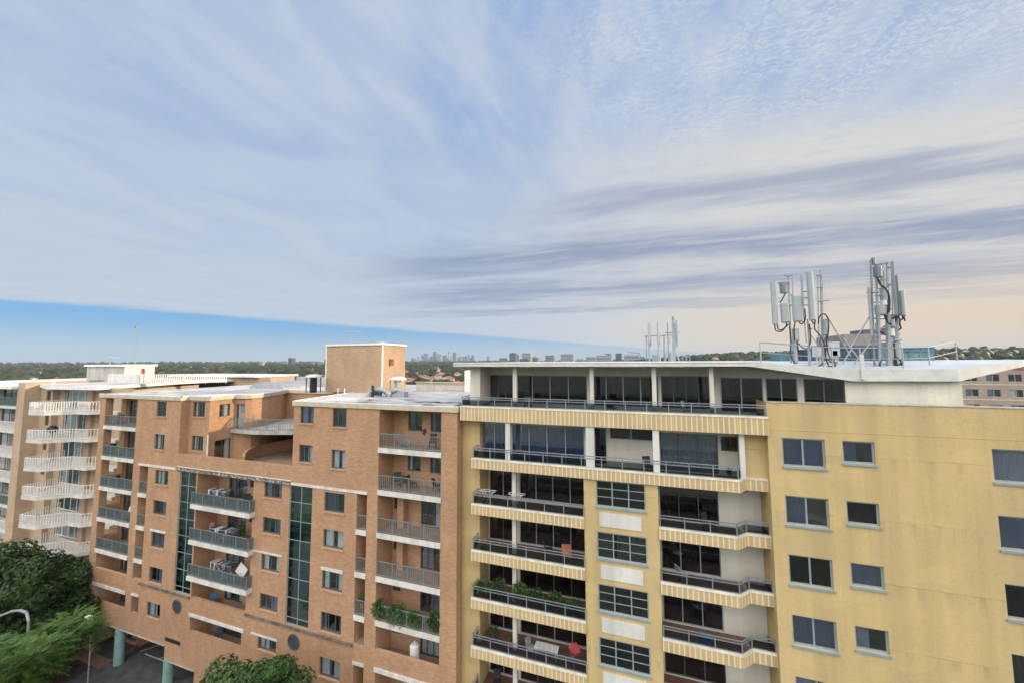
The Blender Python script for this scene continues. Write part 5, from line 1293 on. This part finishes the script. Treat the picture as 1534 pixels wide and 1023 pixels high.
mids = [(763, 9, 529, 'tower_blue'), (773, 4, 531, 'tower_pale'), (782, 12, 528.5, 'midrise_white'), (791, 14, 535, 'midrise_tan'), (800, 5, 535.5, 'midrise_white'), (817, 12, 532, 'midrise_tan'), (840, 18, 530, 'midrise_white'), (864, 10, 537, 'midrise_white'), (878, 14, 534, 'midrise_white'), (893, 20, 532, 'midrise_white'), (905, 10, 529.5, 'tower_blue'), (922, 9, 529, 'tower_dark'), (935, 22, 531, 'midrise_white'), (748, 9, 536, 'midrise_tan'), (770, 20, 537.5, 'tower_dark'), (958, 8, 534, 'midrise_tan'), (432, 5, 536, 'tower_dark'), (418, 9, 541, 'midrise_white'), (486, 4, 538, 'tower_dark'), (459, 6, 541, 'tower_blue'), (388, 4, 541, 'midrise_white'), (474, 8, 541.5, 'tower_pale'), (1405, 12, 528, 'midrise_tan')]
for i, (x, w, tp, m_) in enumerate(mids):
    tower('midrise_block', x, w, tp, 2300+70*(i % 6), m_, {'tower_blue': 'bluish', 'tower_pale': 'pale grey', 'midrise_white': 'white', 'midrise_tan': 'tan', 'tower_dark': 'dark'}[m_]+' mid-rise block on the distant ridge', {'tower_blue': 'bluish', 'tower_pale': 'pale grey', 'midrise_white': 'white', 'midrise_tan': 'tan', 'tower_dark': 'dark'}[m_]+' mid-rise blocks in the distance', cap=4 if i % 3 == 0 else None)
# bright sheds far left
rr = random.Random(5)
for k in range(16):
    x = rr.uniform(0, 330); y = rr.uniform(546.5, 549.5); tower('warehouse', x, rr.uniform(4, 14), y-1.3, 5200+rr.random()*500, 'midrise_white', 'low pale warehouse in the hazy distance at left', 'warehouses in the far left distance', win=False)

# =================================================================== SKY AND LIGHT
SUN_AZ = R(72); SUN_EL = R(17)       # azimuth from +Y toward +X
sd = Vector((math.sin(SUN_AZ)*math.cos(SUN_EL), math.cos(SUN_AZ)*math.cos(SUN_EL), math.sin(SUN_EL)))
sun = bpy.data.lights.new('sun', 'SUN'); sun.energy = 4.4; sun.angle = R(1.2); sun.color = (1, .80, .56)
so = bpy.data.objects.new('sun', sun); COL.objects.link(so); so.rotation_euler = (-sd).to_track_quat('-Z', 'Y').to_euler(); so.location = (30, 0, 60)
world = bpy.data.worlds.new('World'); S.world = world; world.use_nodes = True
wt = world.node_tree; wt.nodes.clear(); nt = NT(wt)
out = nt.n('ShaderNodeOutputWorld'); tc = nt.n('ShaderNodeTexCoord'); sp = nt.n('ShaderNodeSeparateXYZ'); nt.l(tc.outputs['Generated'], sp.inputs[0])
X, Y, Zc = sp.outputs
zs = nt.math('MAXIMUM', Zc, .012)
PX = nt.math('DIVIDE', X, zs); PY = nt.math('DIVIDE', Y, zs)
def vec(a, b_, c=0.0):
    cb = nt.n('ShaderNodeCombineXYZ')
    for i, v in enumerate((a, b_, c)):
        if isinstance(v, (int, float)): cb.inputs[i].default_value = v
        else: nt.l(v, cb.inputs[i])
    return cb.outputs[0]
# physically based clear sky below the cloud edge
sk = nt.n('ShaderNodeTexSky'); sk.sky_type = 'NISHITA'; sk.sun_disc = False; sk.sun_elevation = SUN_EL; sk.sun_rotation = SUN_AZ; sk.air_density = 1; sk.dust_density = .6; sk.ozone_density = 1.5
bgs = nt.n('ShaderNodeBackground'); bgs.inputs[1].default_value = .12
el = nt.smooth(Zc, 0, .09)
tint = nt.mix(el, (1.0, 1.0, 1.0, 1), (.75, .95, 1.1, 1)); nt.l(nt.mix(1.0, sk.outputs[0], tint, 'MULTIPLY'), bgs.inputs[0])
# clouds
clear_blue = nt.mix(nt.smooth(Zc, .0, .10), rgb(176, 200, 216), rgb(104, 174, 230))
warm = nt.smooth(X, -.55, .75)
low = nt.smooth(Zc, .0, .42, 1, 0)
col = nt.mix(nt.smooth(Zc, .08, .7), rgb(189, 203, 222), rgb(150, 176, 219))
col = nt.mix(nt.math('MULTIPLY', warm, nt.math('ADD', nt.math('MULTIPLY', low, .85), .1)), col, rgb(226, 216, 202))
# wide soft veils
n1 = nz(nt, vec(nt.math('MULTIPLY', PX, 1.1), nt.math('MULTIPLY', PY, .7)), 1.5, 7, .6, .7)
n2 = nz(nt, vec(nt.math('MULTIPLY', PX, 2.6), nt.math('MULTIPLY', PY, .9)), 1.9, 6, .6, .3)
hi = nt.smooth(Zc, .34, .62)
col = nt.mix(nt.smooth(n1, .34, .64, 0, .42), col, rgb(205, 214, 224))
col = nt.mix(nt.math('MULTIPLY', nt.smooth(n2, .42, .64, 0, .5), hi), col, rgb(206, 214, 226))
# altocumulus ripple, upper right
rip = nz(nt, vec(nt.math('ADD', PX, nt.math('MULTIPLY', n1, .3)), nt.math('MULTIPLY', PY, 1.5)), 46, 2, .6, .9)
rip2 = nz(nt, vec(PX, PY), 3.2, 4, .6)
ripm = nt.math('MULTIPLY', nt.smooth(nt.math('ADD', X, nt.math('MULTIPLY', Zc, .2)), -.25, .3), nt.smooth(Zc, .26, .5))
col = nt.mix(nt.math('MULTIPLY', nt.smooth(rip, .38, .66), nt.math('MULTIPLY', ripm, nt.smooth(rip2, .35, .62, .14, .6))), col, rgb(218, 225, 230))
# bright bank and the dark streaks, laid out in the cloud plane
wob = nt.math('MULTIPLY', nt.math('SUBTRACT', nz(nt, vec(nt.math('MULTIPLY', PX, .35), nt.math('MULTIPLY', PY, .9)), 1.3, 6, .62, .6), .5), 1.5)
fine = nz(nt, vec(nt.math('MULTIPLY', PX, .35), nt.math('MULTIPLY', PY, 1.6)), 2.2, 6, .65, .4)
ps = nt.math('ADD', PY, nt.math('MULTIPLY', wob, nt.math('MULTIPLY', PY, .33)))
ps = nt.math('SUBTRACT', ps, nt.math('MULTIPLY', PX, .06))
def lobe(c, w, x0, x1, v=None):
    v = ps if v is None else v
    a_ = nt.smooth(v, c-w, c, 0, 1); b2 = nt.smooth(v, c, c+w*1.25, 1, 0)
    return nt.math('MULTIPLY', nt.math('MULTIPLY', a_, b2), nt.smooth(X, x0, x1))
bank = nt.math('MULTIPLY', nt.smooth(ps, 1.5, 2.0), nt.smooth(X, -.45, .35))
col = nt.mix(nt.math('MULTIPLY', bank, .8), col, rgb(222, 220, 214))
puf = nz(nt, vec(nt.math('MULTIPLY', PX, .9), nt.math('MULTIPLY', PY, 2.4)), 3.2, 4, .65, .5)
col = nt.mix(nt.math('MULTIPLY', nt.smooth(puf, .5, .68), nt.math('MULTIPLY', bank, .35)), col, rgb(178, 186, 202))
dk = nt.math('MULTIPLY', lobe(2.42, .30, -.40, -.05), .7)
dk = nt.math('MAXIMUM', dk, nt.math('MULTIPLY', lobe(3.5, .78, -.75, -.4), .95))
dk = nt.math('MAXIMUM', dk, nt.math('MULTIPLY', lobe(5.2, 1.25, -.72, -.4), .85))
dk = nt.math('MAXIMUM', dk, nt.math('MULTIPLY', lobe(7.2, .9, -.72, -.4), .6))
dk = nt.math('MULTIPLY', dk, nt.smooth(fine, .28, .54, .4, 1))
col = nt.mix(nt.math('MULTIPLY', dk, .9), col, rgb(138, 153, 184))
# warm glow low at right
glow = nt.math('MULTIPLY', nt.smooth(Zc, .03, .20, 1, 0), nt.smooth(X, -.2, .45))
col = nt.mix(nt.math('MULTIPLY', glow, .95), col, rgb(238, 212, 180))
# cloud edge in the cloud plane
edge = nt.math('ADD', nt.math('SUBTRACT', nt.math('ADD', PX, 10.6), nt.math('MULTIPLY', PY, .33)), nt.math('MULTIPLY', nt.math('SUBTRACT', nz(nt, vec(PX, PY), .6, 6, .65), .5), 2.6))
cm = nt.smooth(edge, -.5, 1.1)
# unseen sky behind the camera, brightened as added fill light on the facades
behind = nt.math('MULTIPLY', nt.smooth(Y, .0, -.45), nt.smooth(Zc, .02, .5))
bgc = nt.n('ShaderNodeBackground'); nt.l(nt.mix(behind, col, rgb(230, 226, 220)), bgc.inputs[0]); nt.l(nt.math('ADD', 1.0, nt.math('MULTIPLY', behind, BEHIND_FILL:=2.9)), bgc.inputs[1])
bgb = nt.n('ShaderNodeBackground'); nt.l(clear_blue, bgb.inputs[0]); bgb.inputs[1].default_value = 1.0
ad = nt.n('ShaderNodeMixShader'); ad.inputs[0].default_value = .9; nt.l(bgs.outputs[0], ad.inputs[1]); nt.l(bgb.outputs[0], ad.inputs[2])
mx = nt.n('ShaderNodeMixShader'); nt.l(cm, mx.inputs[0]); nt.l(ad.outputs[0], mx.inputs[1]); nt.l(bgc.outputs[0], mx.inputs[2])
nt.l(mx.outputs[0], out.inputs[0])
# haze
HZ = MB().box(-14000, 14000, -600, 14000, -60, 420).build('haze', 'roof_tin'); HZ.data.materials.clear()
hm = bpy.data.materials.new('haze'); hm.use_nodes = True; hm.node_tree.nodes.clear(); h2 = NT(hm.node_tree)
ho = h2.n('ShaderNodeOutputMaterial'); pv = h2.n('ShaderNodeVolumePrincipled'); pv.inputs['Color'].default_value = (.60, .74, .90, 1); pv.inputs['Density'].default_value = .000052; pv.inputs['Anisotropy'].default_value = 0
h2.l(pv.outputs[0], ho.inputs['Volume']); HZ.data.materials.append(hm); HZ['kind'] = 'stuff'; HZ['label'] = 'thin bluish haze over the suburbs'; HZ['category'] = 'haze'

S.view_settings.view_transform = 'Standard'; S.view_settings.look = 'None'; S.view_settings.exposure = 0; S.view_settings.gamma = 1
S.cycles.max_bounces = 6; S.cycles.transparent_max_bounces = 12; S.cycles.diffuse_bounces = 2; S.cycles.volume_bounces = 0
